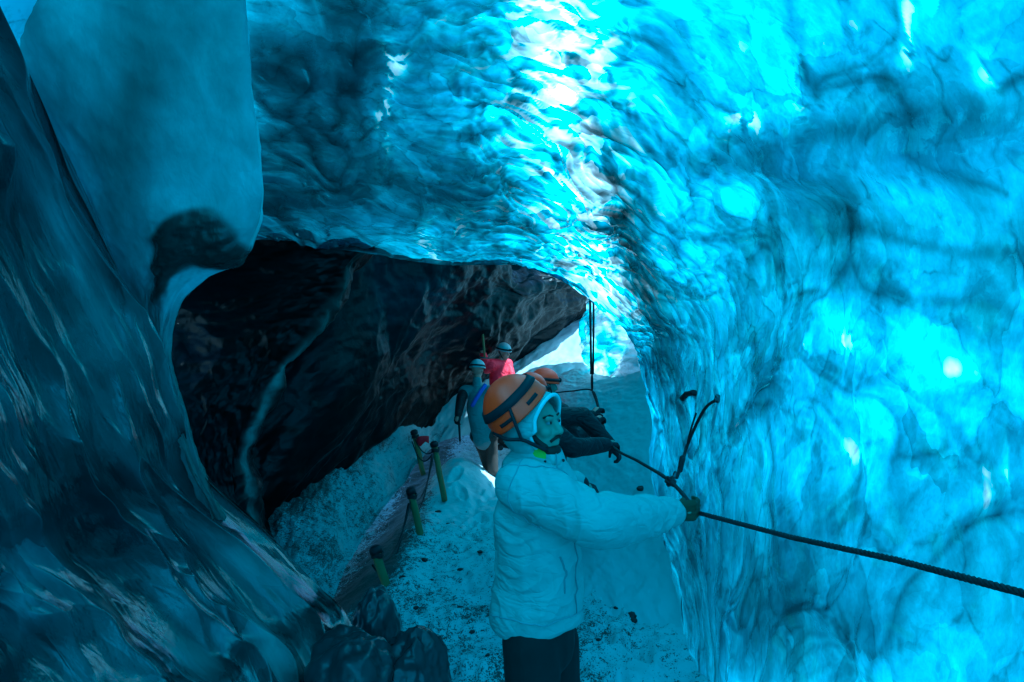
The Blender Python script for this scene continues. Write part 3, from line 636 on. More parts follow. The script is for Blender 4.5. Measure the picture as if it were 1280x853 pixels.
def head_parts(c, R, k=1.0):
    def L(f, l, u): return c+R@np.array([f, l, u])*k
    return [ellips(L(-.012, 0, .028), (.098*k, .077*k, .098*k), R), ellips(L(.018, 0, -.035), (.074*k, .062*k, .085*k), R),
        ellips(L(.048, 0, -.092), (.036*k, .036*k, .026*k), R),
        capsule(L(.080, 0, .022), .012*k, L(.106, 0, -.020), .016*k, 10), ellips(L(.092, .012, -.026), (.014*k, .010*k, .010*k), R), ellips(L(.092, -.012, -.026), (.014*k, .010*k, .010*k), R),
        capsule(L(.078, -.040, .034), .014*k, L(.078, .040, .034), .014*k, 10),
        ellips(L(.056, .036, -.018), (.030*k, .026*k, .026*k), R), ellips(L(.056, -.036, -.018), (.030*k, .026*k, .026*k), R),
        ellips(L(.078, 0, -.056), (.020*k, .026*k, .0075*k), R), ellips(L(.076, 0, -.069), (.020*k, .023*k, .008*k), R),
        ellips(L(-.01, .078, -.005), (.020*k, .010*k, .032*k), R), ellips(L(-.01, -.078, -.005), (.020*k, .010*k, .032*k), R)]
def folds(axes, amp=.006, fr=26, seed=0.0):
    def f(co):
        w = fbm(co[:, 0]*5, co[:, 1]*5, co[:, 2]*5+seed, 2)
        h = .35*amp*fbm(co[:, 0]*6, co[:, 1]*6, co[:, 2]*6+seed, 2)
        for a, b in axes:
            a = np.array(a); d = np.array(b)-a; L = np.linalg.norm(d); d = d/L
            t = (co-a)@d; rad = co-a-np.outer(t, d); dist = np.linalg.norm(rad, axis=1)
            wt = np.exp(-(np.maximum(dist-.12, 0)/.09)**2)*sstep(-.05, .08, t)*sstep(L+.05, L-.05, t)
            x, y, _ = frame(d); ang = np.arctan2(rad@y, rad@x)
            h = h+wt*amp*np.clip(ridged(t*fr*.45+w*.8+1.1*np.sin(ang+seed), np.cos(ang)*.5+seed, np.sin(ang)*.5, 1), 0, 1)**2
        return h
    return f

# ------------------------------------------------------------------ main person in the pale jacket
d0 = 2.3
feet = W(.13, 2.32, floor_z(np.array(.13), np.array(2.32)).item())
hd = P(671, 533, 2.27); Rh = basis((.80, -.56, .10), (-.03, 0, 1))
hipL = P(690, 800, 2.42); hipR = P(664, 800, 2.24); sh = P(664, 592, 2.3)
kL = W(.20, 2.44, .5); kR = W(.09, 2.2, .5); aL = W(.18, 2.46, .09); aR = W(.05, 2.18, .09)
shR = P(652, 606, 2.16); elR = P(742, 652, 2.08); wrR = P(838, 640, 2.27)
shL = P(676, 600, 2.47); elL = P(722, 640, 2.62); wrL = P(718, 606, 2.52)
neck = P(662, 566, 2.3)
body = head_parts(hd, Rh)+[capsule(hd-Rh[:, 2]*.07-Rh[:, 0]*.02, .058, neck, .062),
    capsule(sh, .12, P(676, 700, 2.3), .12), capsule(P(676, 700, 2.3), .12, P(677, 800, 2.33), .13), capsule(shL, .06, shR, .06),
    capsule(shR, .05, elR, .042), capsule(elR, .042, wrR, .032), capsule(shL, .05, elL, .042), capsule(elL, .042, wrL, .032),
    capsule(hipL, .085, kL, .055), capsule(kL, .055, aL, .042), capsule(hipR, .085, kR, .055), capsule(kR, .055, aR, .042),
    capsule(aL, .04, aL+W(.12, 0, -.04), .035), capsule(aR, .04, aR+W(.12, 0, -.04), .035),
    capsule(wrR, .03, wrR+W(.07, .02, 0), .032), capsule(wrL, .03, wrL+W(.05, 0, -.02), .032)]
man = remesh('person', body, .005, 3, M['skin'], None, feet)
tag(man, 'person in pale hooded jacket and orange helmet gripping the rope, closest to the camera', 'person')
O = feet
# jacket
JK = [capsule(P(664, 588, 2.3), .125, P(668, 640, 2.3), .155), capsule(P(668, 640, 2.3), .155, P(672, 700, 2.31), .175), capsule(P(672, 700, 2.31), .175, P(673, 745, 2.32), .185),
    loft_rings([(P(672, 690, 2.31), W(.175, 0, 0), W(0, .15, 0)), (P(672, 740, 2.31), W(.19, 0, 0), W(0, .165, 0)), (P(672, 772, 2.31), W(.188, 0, .02), W(0, .165, 0)), (P(672, 778, 2.31), W(.178, 0, .02), W(0, .155, 0))]),
    capsule(P(689, 568, 2.25), .045, P(698, 605, 2.25), .07), capsule(shL, .095, shR, .095), capsule(P(660, 572, 2.3), .085, P(662, 600, 2.3), .13),
    capsule(shR, .105, elR, .103), capsule(elR, .103, P(790, 648, 2.17), .086), capsule(P(790, 648, 2.17), .086, wrR, .062),
    capsule(shL, .10, elL, .09), capsule(elL, .09, wrL, .065)]
jk = remesh('jacket', JK, .006, 8, M['jacket'], man, O, folds([(shR, elR), (elR, wrR), (P(664, 600, 2.3), P(672, 770, 2.3))], .034, 24, 1.0))
# torso folds come from the same function along the spine
from mathutils.bvhtree import BVHTree
jb = BVHTree.FromPolygons([v_.co+Vector(O) for v_ in jk.data.vertices], [tuple(p_.vertices) for p_ in jk.data.polygons])
def onto(pts, n, off=.001):
    r = []
    for p in smooth_path(pts, n):
        q, nn, _, _ = jb.find_nearest(Vector(p)); r.append(np.array(q+nn*off))
    return r
def line(name, pts, r, m, n=30, off=.001): tube_obj(name, onto(pts, n, off), r, m, jk, O, 6)
seam = cloth('jacket seam', (.30, .34, .35), .6, .1)
line('zip', [P(700, 560, 2.17), P(706, 590, 2.15), P(722, 630, 2.18), P(728, 690, 2.2), P(726, 770, 2.2)], .003, M['grey'])
line('seam', [P(652, 570, 2.15), P(646, 590, 2.1), P(640, 620, 2.1), P(652, 655, 2.1), P(672, 668, 2.05)], .0028, seam)
line('seam', [P(632, 590, 2.15), P(660, 578, 2.1), P(690, 580, 2.1), P(705, 590, 2.15)], .0028, seam)
line('seam', [P(650, 668, 2.1), P(645, 710, 2.1), P(650, 775, 2.1)], .0028, seam)
line('hem_seam', [P(617, 768, 2.26), P(640, 774, 2.17), P(672, 777, 2.15), P(705, 774, 2.17), P(728, 762, 2.26)], .0035, seam)
line('pocket_opening', [P(706, 700, 2.13), P(716, 722, 2.13), P(719, 748, 2.13)], [.003]+[.005]*18+[.003], M['grey'], 20, -.001)
remesh('cuff', [capsule(P(826, 641, 2.25), .062, P(838, 640, 2.268), .060)], .006, 3, M['jacket'], jk, O)
for q in ((677, 589, 2.155), (679, 602, 2.15), (693, 563, 2.19), (709, 575, 2.2)):
    c_ = onto([P(*q), P(*q)], 2, .002)[0]; v, f = ellips(c_, (.006, .006, .006)); mesh_obj('snap_button', v, f, M['band'], jk, O)
# hood: shell open at the face
def hood():
    c = hd+Rh@np.array([-.030, 0, .012]); r = np.array([.132, .118, .142]); v = []; f = []
    m, n = 22, 48
    for sh_, k in ((0, 1.0), (1, .93)):
        for i in range(m):
            th = math.radians(52)+(math.pi-.05-math.radians(52))*(i/(m-1) if sh_ == 0 else (m-1-i)/(m-1))
            for j in range(n):
                ph = 2*math.pi*j/n; kk = k
                p = np.array([math.cos(th)*r[0], math.sin(th)*math.cos(ph)*r[1], math.sin(th)*math.sin(ph)*r[2]])*kk
                rimw = math.exp(-((th-math.radians(52))/.22)**2)
                if math.sin(ph) > .2: p[0] += rimw*.05*(math.sin(ph)-.2)
                if math.sin(ph) < -.3: p[0] -= rimw*.03
                p *= 1+.02*math.sin(ph*7+th*3)*(1-rimw)
                v.append(c+Rh@p)
    K = 2*m
    order = list(range(m, 2*m))+list(range(0, m))     # inner back to rim, then outer rim to back
    for a, b in zip(order[:-1], order[1:]):
        for j in range(n): f.append((a*n+j, a*n+(j+1) % n, b*n+(j+1) % n, b*n+j))
    return v, f, c
v, f, hc = hood()
hood_o = mesh_obj('hood', v, f, M['jacket'], man, O)
rim = []
for j in range(41):
    ph = 2*math.pi*j/40; th = math.radians(52); p = np.array([math.cos(th)*.132, math.sin(th)*math.cos(ph)*.118, math.sin(th)*math.sin(ph)*.142])
    if math.sin(ph) > .2: p[0] += .05*(math.sin(ph)-.2)
    if math.sin(ph) < -.3: p[0] -= .03
    rim.append(hc+Rh@p)
tube_obj('hood_rim', rim, .008, cloth('pale hood trim', (.62, .70, .70), .6, .1), hood_o, O)
# helmet pushed to the back of the hood
axis = np.array([-.66, -.12, .72]); axis /= np.linalg.norm(axis)
Rx = np.stack([np.cross(np.array([0, 1., 0]), axis), np.zeros(3), axis], 1); Rx[:, 0] /= np.linalg.norm(Rx[:, 0]); Rx[:, 1] = np.cross(axis, Rx[:, 0])
hcn = P(648, 512, 2.28); hr = (.140, .128, .150)
v, f = helmet_shell(hcn, Rx, hr, lo=-.05)
hel = mesh_obj('helmet', v, f, M['orange'], man, O)
v, f = arc_band(hcn, Rx, (hr[0]*1.004, hr[1]*1.004, hr[2]*1.004), .46, .12, 0, 360, .006, 60); mesh_obj('lamp_band', v, f, M['band'], hel, O)
for az in (60, 110, 230, 290):
    v, f = arc_band(hcn, Rx, (hr[0]*1.003, hr[1]*1.003, hr[2]*1.003), .12, .05, az, az+26, .002, 8); mesh_obj('vent', v, f, M['band'], hel, O)
tube_obj('chin_strap', smooth_path([P(617, 541, 2.24), P(632, 549, 2.17), P(652, 550, 2.155), P(667, 556, 2.175), P(684, 563, 2.2), P(690, 561, 2.25)], 24), .0075, M['band'], hel, O)
tube_obj('chin_strap', smooth_path([P(637, 511, 2.155), P(644, 530, 2.14), P(652, 550, 2.15)], 14), .0065, M['band'], hel, O)
# face details
for s in (1, -1):
    e = hd+Rh@np.array([.078, s*.033, .016]); v, f = ellips(e, (.011, .011, .008)); mesh_obj('eye', v, f, M['grey'], man, O)
    v, f = ellips(e+Rh@np.array([.010, 0, 0]), (.005, .006, .006)); mesh_obj('iris', v, f, M['hair'], man, O)
    tube_obj('eyebrow', [hd+Rh@np.array([.089, s*.014, .040]), hd+Rh@np.array([.088, s*.035, .046]), hd+Rh@np.array([.070, s*.058, .038])], .004, M['hair'], man, O)
tube_obj('moustache', smooth_path([hd+Rh@np.array([.078, -.034, -.058]), hd+Rh@np.array([.097, -.014, -.043]), hd+Rh@np.array([.1, 0, -.041]), hd+Rh@np.array([.097, .014, -.043]), hd+Rh@np.array([.078, .034, -.058])], 14), .006, M['hair'], man, O)
remesh('beard', [ellips(hd+Rh@np.array([.062, 0, -.097]), (.036, .042, .028), Rh), capsule(hd+Rh@np.array([.05, -.04, -.075]), .018, hd+Rh@np.array([.02, -.063, -.03]), .010), capsule(hd+Rh@np.array([.05, .04, -.075]), .018, hd+Rh@np.array([.02, .063, -.03]), .010)], .004, 2, M['hair'], man, O)
remesh('neck_gaiter', [capsule(hd-Rh[:, 2]*.12, .072, neck, .078)], .007, 4, M['lime'], man, O)
# trousers and boots
remesh('trousers', [capsule(P(677, 770, 2.31), .135, P(677, 800, 2.32), .14), capsule(hipL, .118, kL, .098), capsule(kL, .098, aL+W(0, 0, .05), .085), capsule(hipR, .118, kR, .098), capsule(kR, .098, aR+W(0, 0, .05), .085)], .009, 5, M['trouser'], man, O, folds([(hipR, kR), (hipL, kL)], .007, 22, 5.0))
for a in (aL, aR):
    remesh('boot', [capsule(a+W(-.02, 0, .08), .062, a+W(-.02, 0, -.02), .06), capsule(a+W(-.03, 0, -.04), .05, a+W(.16, 0, -.045), .045)], .009, 3, M['black'], man, O)
gw = wrR+W(.0, .0, 0)
hand_c = P(868, 641, 2.31)
remesh('glove', hand_parts(P(843, 640, 2.265), (.94, .18, .02), (0.1, .95, .1), .17, .85, .7)+[capsule(P(830, 640, 2.26), .046, P(846, 640, 2.27), .040)], .0035, 2, M['glove'], man, O)
remesh('glove', hand_parts(wrL, (.85, 0, -.35), (.1, .3, -.9), .19, .9, -1)+[capsule(wrL-W(.02, 0, 0), .05, wrL+W(.02, 0, 0), .048)], .006, 2, M['black'], man, O)

# ------------------------------------------------------------------ the other people
def person(spec):
    d = spec['d']; ft = spec['feet']; O = np.array(ft); k = spec.get('k', 1.0)
    hd = np.array(spec['head']); fwd = np.array(spec['fwd'], float); R = basis(fwd); fl = fwd*np.array([1, 1, 0]); fl /= np.linalg.norm(fl); lf = np.array([-fl[1], fl[0], 0])
    chest = np.array(spec['chest']); hip = np.array(spec['hip'])
    shs = [chest+lf*.19*s+W(0, 0, .10) for s in (1, -1)]
    els, wrs = spec['elbow'], spec['wrist']
    hips = [hip+lf*.09*s for s in (1, -1)]; ank = [np.array(a) for a in spec['ankle']]
    kn = [(h+a)/2+fl*.04 for h, a in zip(hips, ank)]
    parts = head_parts(hd, R)+[capsule(hd-R[:, 2]*.07, .055, chest+W(0, 0, .12), .06), capsule(chest, .12, hip, .12), capsule(shs[0], .06, shs[1], .06)]
    for s, e, w in zip(shs, els, wrs): parts += [capsule(s, .05, e, .042), capsule(e, .042, w, .032), capsule(w, .032, w+(w-e)/np.linalg.norm(w-e)*.08, .032)]
    for h, n_, a in zip(hips, kn, ank): parts += [capsule(h, .085, n_, .055), capsule(n_, .055, a, .042), capsule(a, .04, a+fl*.12-W(0, 0, .04), .035)]
    o = remesh('person', parts, .008, 3, M['skin'], None, O); tag(o, spec['label'], 'person')
    J = [capsule(chest+W(0, 0, .07), .125, chest-W(0, 0, .12), .16), capsule(chest-W(0, 0, .12), .16, hip-W(0, 0, .04), .165), capsule(shs[0], .098, shs[1], .098), capsule(hd-R[:, 2]*.13, .062, chest+W(0, 0, .1), .095)]
    remesh('jacket', J+[q for s, e, w in zip(shs, els, wrs) for q in ((capsule(s, .09, e, .075), capsule(e, .075, w, .055)) if not spec.get('sleeve') else (capsule(s, .08, (s+e)/2, .07),))], .012, 4, M[spec['jacket']], o, O, folds([(s, e) for s, e in zip(shs, els)]+[(e, w) for e, w in zip(els, wrs)]+[(hip, chest)], .010, 20, d))
    if spec.get('sleeve'):
        for s, e, w in zip(shs, els, wrs): remesh('sleeve', [capsule((s*.7+e*.3), .078, e, .075), capsule(e, .075, w, .055)], .012, 3, M[spec['sleeve']], o, O)
    remesh('trousers', [capsule(hips[0], .12, hips[1], .12)]+[q for h, n_, a in zip(hips, kn, ank) for q in (capsule(h, .105, n_, .085), capsule(n_, .085, a+W(0, 0, .03), .075))], .012, 3, M[spec['trousers']], o, O, folds(list(zip(kn, ank)), .008, 20, d))
    for a in ank: remesh('boot', [capsule(a+W(0, 0, .05), .06, a-W(0, 0, .02), .058), capsule(a-fl*.03-W(0, 0, .04), .048, a+fl*.15-W(0, 0, .045), .043)], .010, 2, M['black'], o, O)
    for i, (e, w) in enumerate(zip(els, wrs)): remesh('glove', hand_parts(w, w-e, spec.get('palm', (0, 0, -1)), .19, .9, 1 if i else -1), .007, 1, M[spec.get('glove', 'black')], o, O)
    hc_ = hd+R@np.array([-.012, 0, .035]); hr_ = (.132, .112, .125)
    Rh_ = basis(np.array(fwd)+W(0, 0, -.05))
    v, f = helmet_shell(hc_, Rh_, hr_, lo=-.02); he = mesh_obj('helmet', v, f, M[spec['helmet']], o, O)
    v, f = arc_band(hc_, Rh_, tuple(q*1.004 for q in hr_), .22, .10, 0, 360, .006, 50); mesh_obj('lamp_band', v, f, M['band'], he, O)
    lp = hc_+Rh_@np.array([.137, 0, .03]); v, f = ellips(lp, (.022, .034, .022), Rh_); lampo = mesh_obj('headlamp', v, f, M['band'], he, O)
    for s in (1, -1):
        tube_obj('chin_strap', smooth_path([hc_+R@np.array([.0, s*.108, -.01]), hd+R@np.array([.03, s*.068, -.07]), hd+R@np.array([.045, 0, -.118])], 10), .006, M['band'], he, O)
    return o, he, hc_, Rh_, hr_, lf, fl

# two people beyond the first, hauling on the rope
g1 = W(.18, 4.15, floor_z(np.array(.18), np.array(4.15)).item())
ob, he, hc_, Rh_, hr_, lf, fl = person(dict(d=4.2, feet=g1, head=P(664, 492, 4.2), fwd=(.92, .30, -.12), chest=P(668, 545, 4.2), hip=P(662, 622, 4.2),
    elbow=[P(728, 520, 4.45), P(715, 560, 4.0)], wrist=[P(762, 556, 4.35), P(757, 556, 4.25)], ankle=[g1+W(.08, .12, .08), g1+W(-.06, -.1, .08)],
    jacket='black', trousers='trouser', helmet='orange', label='person in black jacket and orange helmet with lamp, right behind the pale jacket'))
lp = hc_+Rh_@np.array([-.09, -.10, .028]); v, f = ellips(lp, (.035, .02, .028), Rh_); mesh_obj('battery_pack', v, f, M['lens'], he, g1)
g2 = W(.32, 4.9, floor_z(np.array(.32), np.array(4.9)).item())
person(dict(d=4.9, feet=g2, head=P(682, 483, 4.85), fwd=(.9, .35, -.05), chest=P(688, 528, 4.9), hip=P(682, 600, 4.9),
    elbow=[P(722, 540, 5.1), P(716, 552, 4.7)], wrist=[P(740, 520, 5.2), P(744, 528, 5.0)], ankle=[g2+W(.08, .12, .08), g2+W(-.06, -.1, .08)],
    jacket='black', trousers='trouser', helmet='orange', label='person mostly hidden, dark orange helmet just beyond the black jacket'))
# grey jacket, walking away with a pole
g3 = P(606, 597, 8.0)
ob, *_r = person(dict(d=8.0, feet=g3, head=P(597, 463, 8.0), fwd=(.25, .95, -.1), chest=P(597, 499, 8.0), hip=P(605, 545, 8.0),
    elbow=[P(577, 497, 7.9), P(625, 510, 8.0)], wrist=[P(573, 518, 7.8), P(628, 532, 7.9)], ankle=[P(611, 588, 8.1), P(616, 592, 7.9)],
    jacket='grey', sleeve='black', trousers='brown', helmet='white', label='person in grey jacket and pale helmet, back turned, leaning on a pole'))
tube_obj('shoulder_strap', smooth_path([P(590, 508, 7.76), P(598, 494, 7.74), P(607, 481, 7.80)], 10), .03, M['blue'], ob, g3)
# red jacket
g4 = P(624, 560, 8.9)
person(dict(d=8.9, feet=g4, head=P(630, 441, 8.9), fwd=(.75, -.65, -.15), chest=P(624, 464, 8.9), hip=P(624, 507, 8.9),
    elbow=[P(641, 480, 8.8), P(609, 462, 8.8)], wrist=[P(640, 500, 8.7), P(604, 443, 8.65)], ankle=[P(629, 553, 8.9), P(617, 555, 8.9)],
    jacket='red', trousers='trouser', helmet='white', label='person in bright red jacket standing farthest away holding up an axe handle'))
def pole(name, a, b, r, mat, label, cat, tip=None):
    v, f = tube([a, a*.5+b*.5, b], [r*.9, r, r*1.05], 10); o = mesh_obj(name, v, f, mat, None, a)
    if tip is not None:
        v, f = join(tip); mesh_obj('tip', v, f, M['metal'], o, a)
    return tag(o, label, cat)
pole('walking_pole', P(575, 552, 7.75), P(573, 512, 7.78), .016, M['band'], 'dark walking pole planted in the snow under a gloved hand', 'pole', [capsule(P(575, 552, 7.75), .008, P(575, 556, 7.75), .003)])
pole('ice_axe', P(606, 447, 8.55), P(603, 414, 8.55), .018, M['wood'], 'wooden axe handle raised beside the red jacket', 'ice axe', [capsule(P(600, 447, 8.55), .015, P(611, 448, 8.55), .012)])

# ------------------------------------------------------------------ stakes, cord, rope, anchors
stk = []
STK = [((486,733), (470,690), 4.7, 'short wooden stake nearest the camera, beside the dark ice lump'), ((527,669), (514,616), 5.75, 'wooden stake with knotted cord, second along the path edge'),
       ((556,620), (543,557), 6.85, 'tall wooden stake standing before the white snow mound'), ((529,588), (518,542), 7.6, 'dark stake with red tape, farthest along the path edge')]
for (b, t, d, lab) in STK:
    a = P(*b, d)-W(0, 0, .06); c = P(*t, d-.03)
    pts = [a+(c-a)*k for k in np.linspace(0, 1, 7)]
    pts = [p+W(random.uniform(-.004, .004), random.uniform(-.004, .004), 0) for p in pts]
    v, f = tube(pts, [.036, .037, .036, .037, .036, .037, .034], 12); o = mesh_obj('stake', v, f, M['wood'], None, a); tag(o, lab, 'stake', 'wooden stakes along the path')
    v, f = tube([c-(c-a)*.02, c+(c-a)/np.linalg.norm(c-a)*.03, c+(c-a)/np.linalg.norm(c-a)*.05], [.050, .052, .03], 12); mesh_obj('stake_cap', v, f, M['band'], o, a)
    v, f = join([tube([c+(a-c)*.10+W(.045*math.cos(t_), .045*math.sin(t_), .006*math.sin(3*t_)+k*.014) for t_ in np.linspace(0, 6.28, 14)], .008, 6) for k in range(3)]); mesh_obj('cord_wrap', v, f, M['rope'], o, a)
    if 'red' in lab:
        v, f = join([loft_rings([(c+W(.03, -.02, -.10), W(0, .012, 0), W(0, 0, .05)), (c+W(.09, -.03, -.10), W(0, .02, 0), W(0, 0, .07)), (c+W(.15, -.01, -.07), W(0, .02, 0), W(0, 0, .04)), (c+W(.20, -.03, -.08), W(0, .012, 0), W(0, 0, .05))])]); mesh_obj('red_tape', v, f, M['tape'], o, a)
    stk.append((a, c))
tops = [c for a, c in stk]
for k in range(2):
    pts = []
    for (i, j) in ((3, 2), (2, 1), (1, 0)):
        a, b = tops[i]-W(0, 0, .06+.05*k), tops[j]-W(0, 0, .06+.05*k)
        for s in np.linspace(0, 1, 16)[:-1 if j else None]:
            pts.append(a+(b-a)*s-W(.03*k, 0, (.22+.10*k)*4*s*(1-s)*(1 if i < 3 else .5)))
    o = tube_obj('cord', pts, .008, M['rope'], None, pts[0]); tag(o, 'thin dark cord looped %s between the wooden stakes' % ('tight' if k == 0 else 'slack'), 'cord')
hand = P(872, 641, 2.315)
rp = [P(1420, 795, .95), P(1280, 742, 1.2), P(1120, 700, 1.55), P(990, 672, 1.9), hand, P(838, 602, 2.75), P(800, 578, 3.5), P(765, 557, 4.3), P(752, 525, 5.4), P(741, 489, 6.6), P(715, 489, 6.9), P(688, 492, 7.1)]
path = crom(np.array(rp), 150)
path = np.concatenate([np.linspace(rp[i], rp[i+1], 26)[:-1] for i in range(4)]+[crom(np.array(rp[4:]), 130)])
# laid strands give the rope its twist
strands = []
tn = np.gradient(path, axis=0); al = np.concatenate([[0], np.cumsum(np.linalg.norm(np.diff(path, axis=0), axis=1))])
path_d = np.stack([np.interp(np.linspace(0, al[-1], 900), al, path[:, k]) for k in range(3)], 1); ald = np.linspace(0, al[-1], 900); tn = np.gradient(path_d, axis=0)
for s in range(3):
    pts = []
    for i in range(900):
        x, y, d = frame(tn[i]); a = ald[i]*150+s*2.094; pts.append(path_d[i]+(x*math.cos(a)+y*math.sin(a))*.0045)
    strands.append(tube(pts, .0058, 6))
v, f = join(strands); o = mesh_obj('hand_rope', v, f, M['rope'], None, rp[0]); tag(o, 'dark taut hand rope running along the right ice wall through gloved hands', 'rope')
kn = P(838, 602, 2.75); v, f = join([tube([kn+W(.022*math.cos(t)*math.cos(p), .022*math.sin(t), .022*math.cos(t)*math.sin(p)) for t in np.linspace(0, 6.28, 18)], .008, 6) for p in (0, 1.0, 2.1)]); mesh_obj('knot', v, f, M['rope'], o, rp[0])

def carabiner(name, c, size, direc, parent, origin, mat):
    x, y, d = frame(direc); pts = []
    for t in np.linspace(0, 2*math.pi, 40):
        pts.append(c+d*size*math.cos(t)*(1+.12*math.sin(t))+x*size*.5*math.sin(t))
    return tube_obj(name, pts, size*.10, mat, parent, origin)
# slings from a screw in the wall
from mathutils.bvhtree import BVHTree
sub = gA2[40:, :]; nv_, nu_ = sub.shape[:2]
ii = np.arange(nv_*nu_).reshape(nv_, nu_); qq = np.stack([ii[:-1, :-1], ii[:-1, 1:], ii[1:, 1:], ii[1:, :-1]], -1).reshape(-1, 4)
bvh = BVHTree.FromPolygons(sub.reshape(-1, 3).tolist(), qq.tolist())
def wall(x, y, off=0.0):
    dr = Vector(P(x, y, 1.0)-W(0, 0, CAMZ)).normalized(); h_, n_, _, _ = bvh.ray_cast(Vector((0, 0, CAMZ)), dr)
    return np.array(h_-dr*off)
A0 = wall(897, 499, .01)
sl = [A0, wall(882, 510, .03), wall(868, 536, .05), wall(856, 566, .08), P(851, 588, 2.83)]
o = tube_obj('sling', smooth_path(sl, 30), .010, M['rope'], None, A0); tag(o, 'black sling hanging from the right ice wall above the gloved hand', 'sling')
tube_obj('sling_loop', smooth_path([wall(870, 517, .01), wall(862, 543, .04), wall(857, 566, .08), P(852, 584, 2.83)], 20), .007, M['rope'], o, A0)
v, f = join([capsule(P(853, 573, 2.84), .015, P(850, 588, 2.84), .013), capsule(P(849, 588, 2.83), .009, P(846, 597, 2.80), .009)]); mesh_obj('knot', v, f, M['rope'], o, A0)
carabiner('carabiner', P(842, 597, 2.77), .032, W(.3, 0, 1), o, A0, M['metal'])
ins = W(.10, .06, 0)
o = mesh_obj('ice_screw', *join([capsule(A0-ins*.15, .011, A0+ins, .011), capsule(A0+W(0, 0, .012), .018, A0-W(0, 0, .012), .014)]), M['metal'], None, A0); tag(o, 'steel ice screw driven into the right wall holding the black sling', 'ice screw')
B_ = [wall(854, 498, .01), wall(858, 493, .015), wall(866, 491, .015), wall(871, 494, .0)]
v, f = join([capsule(B_[0], .022, B_[1], .02), capsule(B_[1], .018, B_[2], .018), capsule(B_[2], .02, B_[3]+W(.05, .03, 0), .018)]); o = mesh_obj('bolt_plate', v, f, M['band'], None, B_[1]); tag(o, 'small black anchor bolt in the ice, upper left of the sling', 'anchor')
# doubled rope hanging at the exit
T0 = P(739, 345, 6.4); B0 = P(740, 465, 6.5)
o = tube_obj('hanging_rope', [P(737, 345, 6.4), P(738, 400, 6.45), P(739, 468, 6.5)], .014, M['rope'], None, P(737, 345, 6.4)); tag(o, 'doubled dark rope hanging straight down in front of the far exit', 'rope')
tube_obj('strand', [P(742, 345, 6.4), P(742, 400, 6.45), P(741.5, 468, 6.5)], .012, M['rope'], o, P(737, 345, 6.4))
carabiner('carabiner', P(740, 478, 6.5), .09, W(0, 0, 1), o, P(737, 345, 6.4), M['band'])
tube_obj('tail', smooth_path([P(740, 488, 6.5), P(746, 505, 6.3), P(752, 530, 6.0), P(755, 545, 5.8)], 14), .010, M['rope'], o, P(737, 345, 6.4))

# ------------------------------------------------------------------ lumps and stones
def lump(name, c, r, mat, seed, label, cat, group=None, n=40, m=26, amp=.25, attr=None):
    th = np.linspace(0, math.pi, m)[:, None]; ph = np.linspace(0, 2*math.pi, n)[None, :]
    x = np.sin(th)*np.cos(ph); y = np.sin(th)*np.sin(ph); z = np.cos(th)+0*ph
    k = 1+amp*fbm(x*1.3+seed, y*1.3, z*1.3, 3)+amp*.3*ridged(x*3+seed, y*3, z*3, 2)
    k[:, -1] = k[:, 0]
    g = np.stack([x*r[0]*k, y*r[1]*k, z*r[2]*k], -1)
    o = grid_mesh(name, g, mat, attr, True); o.location = c; tag(o, label, cat, group); return o
lump('ice_lump', P(470, 790, 3.75), (.15, .2, .26), M['ice_soft'], 1.0, 'small dark pointed ice lump at the foot of the left wall near a stake', 'ice lump', attr=(.9, 1.4, .12), n=90, m=60, amp=.2)
lump('ice_lump', P(520, 850, 3.15), (.20, .22, .26), M['ice_soft'], 4.0, 'low rounded dark ice lump at the bottom edge left of the path', 'ice lump', attr=(.9, 1.7, .1), n=90, m=60, amp=.2)
lump('ice_lump', P(440, 870, 3.0), (.28, .3, .30), M['ice_soft'], 8.0, 'dark ice lump merging with the left wall foot at the bottom', 'ice lump', attr=(.9, 1.6, .12), n=90, m=60, amp=.2)
first = lump('stone', W(0, 0, 0), (.05, .05, .035), M['stone'], 2.0, 'small black stone lying on the trodden snow of the path', 'stone', 'stones on the path', 14, 9)
spots = [(583,640),(560,655),(600,690),(540,725),(612,735),(575,760),(640,745),(520,760),(556,690),(745,740),(757,720),(770,760),(792,775),(748,800),(765,655),(752,635),(590,790),(610,820),(548,640),(575,712),(530,700),(503,722),(755,690),(780,705),(560,800)]
for i, (x, y) in enumerate(spots):
    d = 5.0
    for _ in range(8):
        p = P(x, y, d); zf = floor_z(np.array(p[0]), np.array(p[1])).item(); d = (CAMZ-zf)*F/(y-CY)
    p = P(x, y, d); o = first if i == 0 else first.copy()
    if i: COL.objects.link(o)
    s = random.uniform(.2, .7)**1.2; o.location = (p[0], p[1], p[2]+.0); o.scale = (s*random.uniform(.8, 1.4), s, s*.7); o.rotation_euler = (0, 0, random.uniform(0, 6))
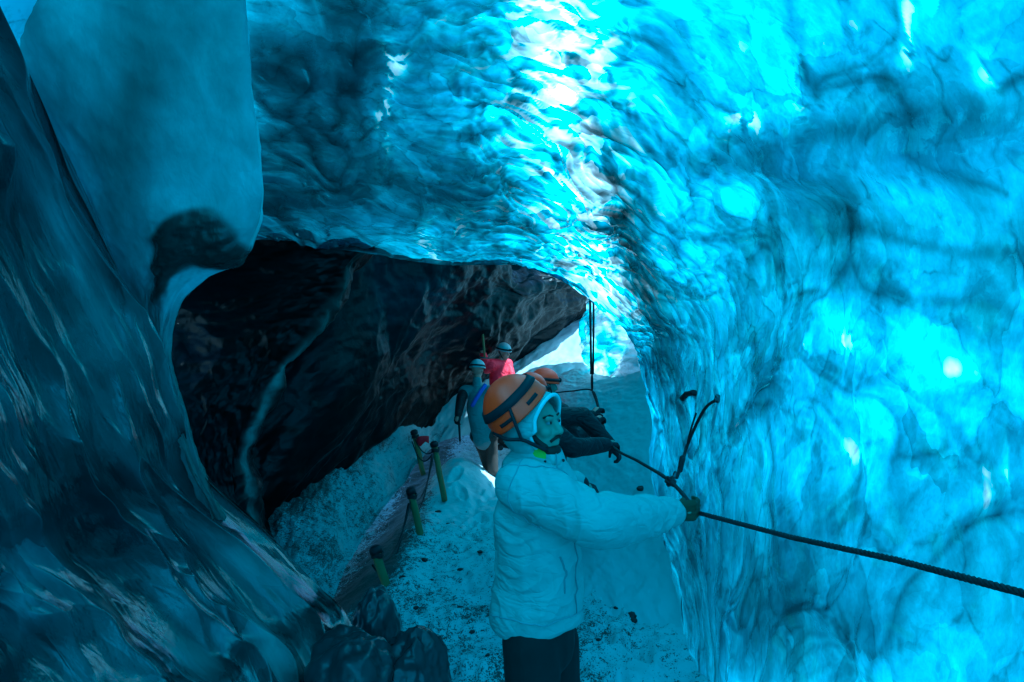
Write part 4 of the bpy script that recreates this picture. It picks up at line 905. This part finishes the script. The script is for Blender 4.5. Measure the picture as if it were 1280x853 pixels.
for i, (x, y, d, r) in enumerate([(806,531,6.45,.05), (802,612,5.35,.045), (790,770,4.15,.035)]):
    lab = ['black stone stuck in the upper snow slope beside the wall edge', 'black stone lower on the snow slope behind the sleeve', 'black stone near the foot of the right ice wall'][i]
    lump('stone', P(x, y, d), (r, r, r*.7), M['stone'], 3.0+i, lab, 'stone', None, 20, 12)

# ------------------------------------------------------------------ camera, light, world
cam = bpy.data.cameras.new('camera'); cam.sensor_width = 36; cam.lens = F/1280*36; cam.clip_end = 500; cam.clip_start = .05
co = bpy.data.objects.new('camera', cam); COL.objects.link(co); co.location = (0, 0, CAMZ); co.rotation_euler = (math.pi/2, 0, 0); S.camera = co
EL, AZ = 57, 74                                   # sun: height, and bearing clockwise from +Y
w = bpy.data.worlds.new('World'); S.world = w; w.use_nodes = True; nt = w.node_tree
sky = nt.nodes.new('ShaderNodeTexSky'); sky.sky_type = 'NISHITA'; sky.sun_disc = False
sky.sun_elevation = math.radians(EL); sky.sun_rotation = math.radians(AZ)
bg = nt.nodes['Background']; bg.inputs[1].default_value = .12; nt.links.new(sky.outputs[0], bg.inputs[0])
sl = bpy.data.lights.new('sun', 'SUN'); sl.energy = 4.2; sl.angle = math.radians(.5); sl.color = (1, .96, .9)
so = bpy.data.objects.new('sun', sl); COL.objects.link(so)
dv = Vector((math.sin(math.radians(AZ))*math.cos(math.radians(EL)), math.cos(math.radians(AZ))*math.cos(math.radians(EL)), math.sin(math.radians(EL))))
so.rotation_euler = dv.to_track_quat('Z', 'Y').to_euler()
S.view_settings.view_transform = 'Standard'; S.view_settings.look = 'None'; S.view_settings.exposure = 1.28; S.view_settings.gamma = 1
S.view_settings.use_curve_mapping = False
S.view_settings.use_white_balance = True; S.view_settings.white_balance_temperature = 3900; S.view_settings.white_balance_tint = -25
S.render.engine = 'CYCLES'
c = S.cycles; c.use_denoising = True; c.max_bounces = 7; c.diffuse_bounces = 4; c.glossy_bounces = 4; c.transmission_bounces = 4
c.caustics_reflective = False; c.caustics_refractive = False; c.sample_clamp_indirect = 6; c.blur_glossy = .5
try: c.denoiser = 'OPENIMAGEDENOISE'
except Exception: pass
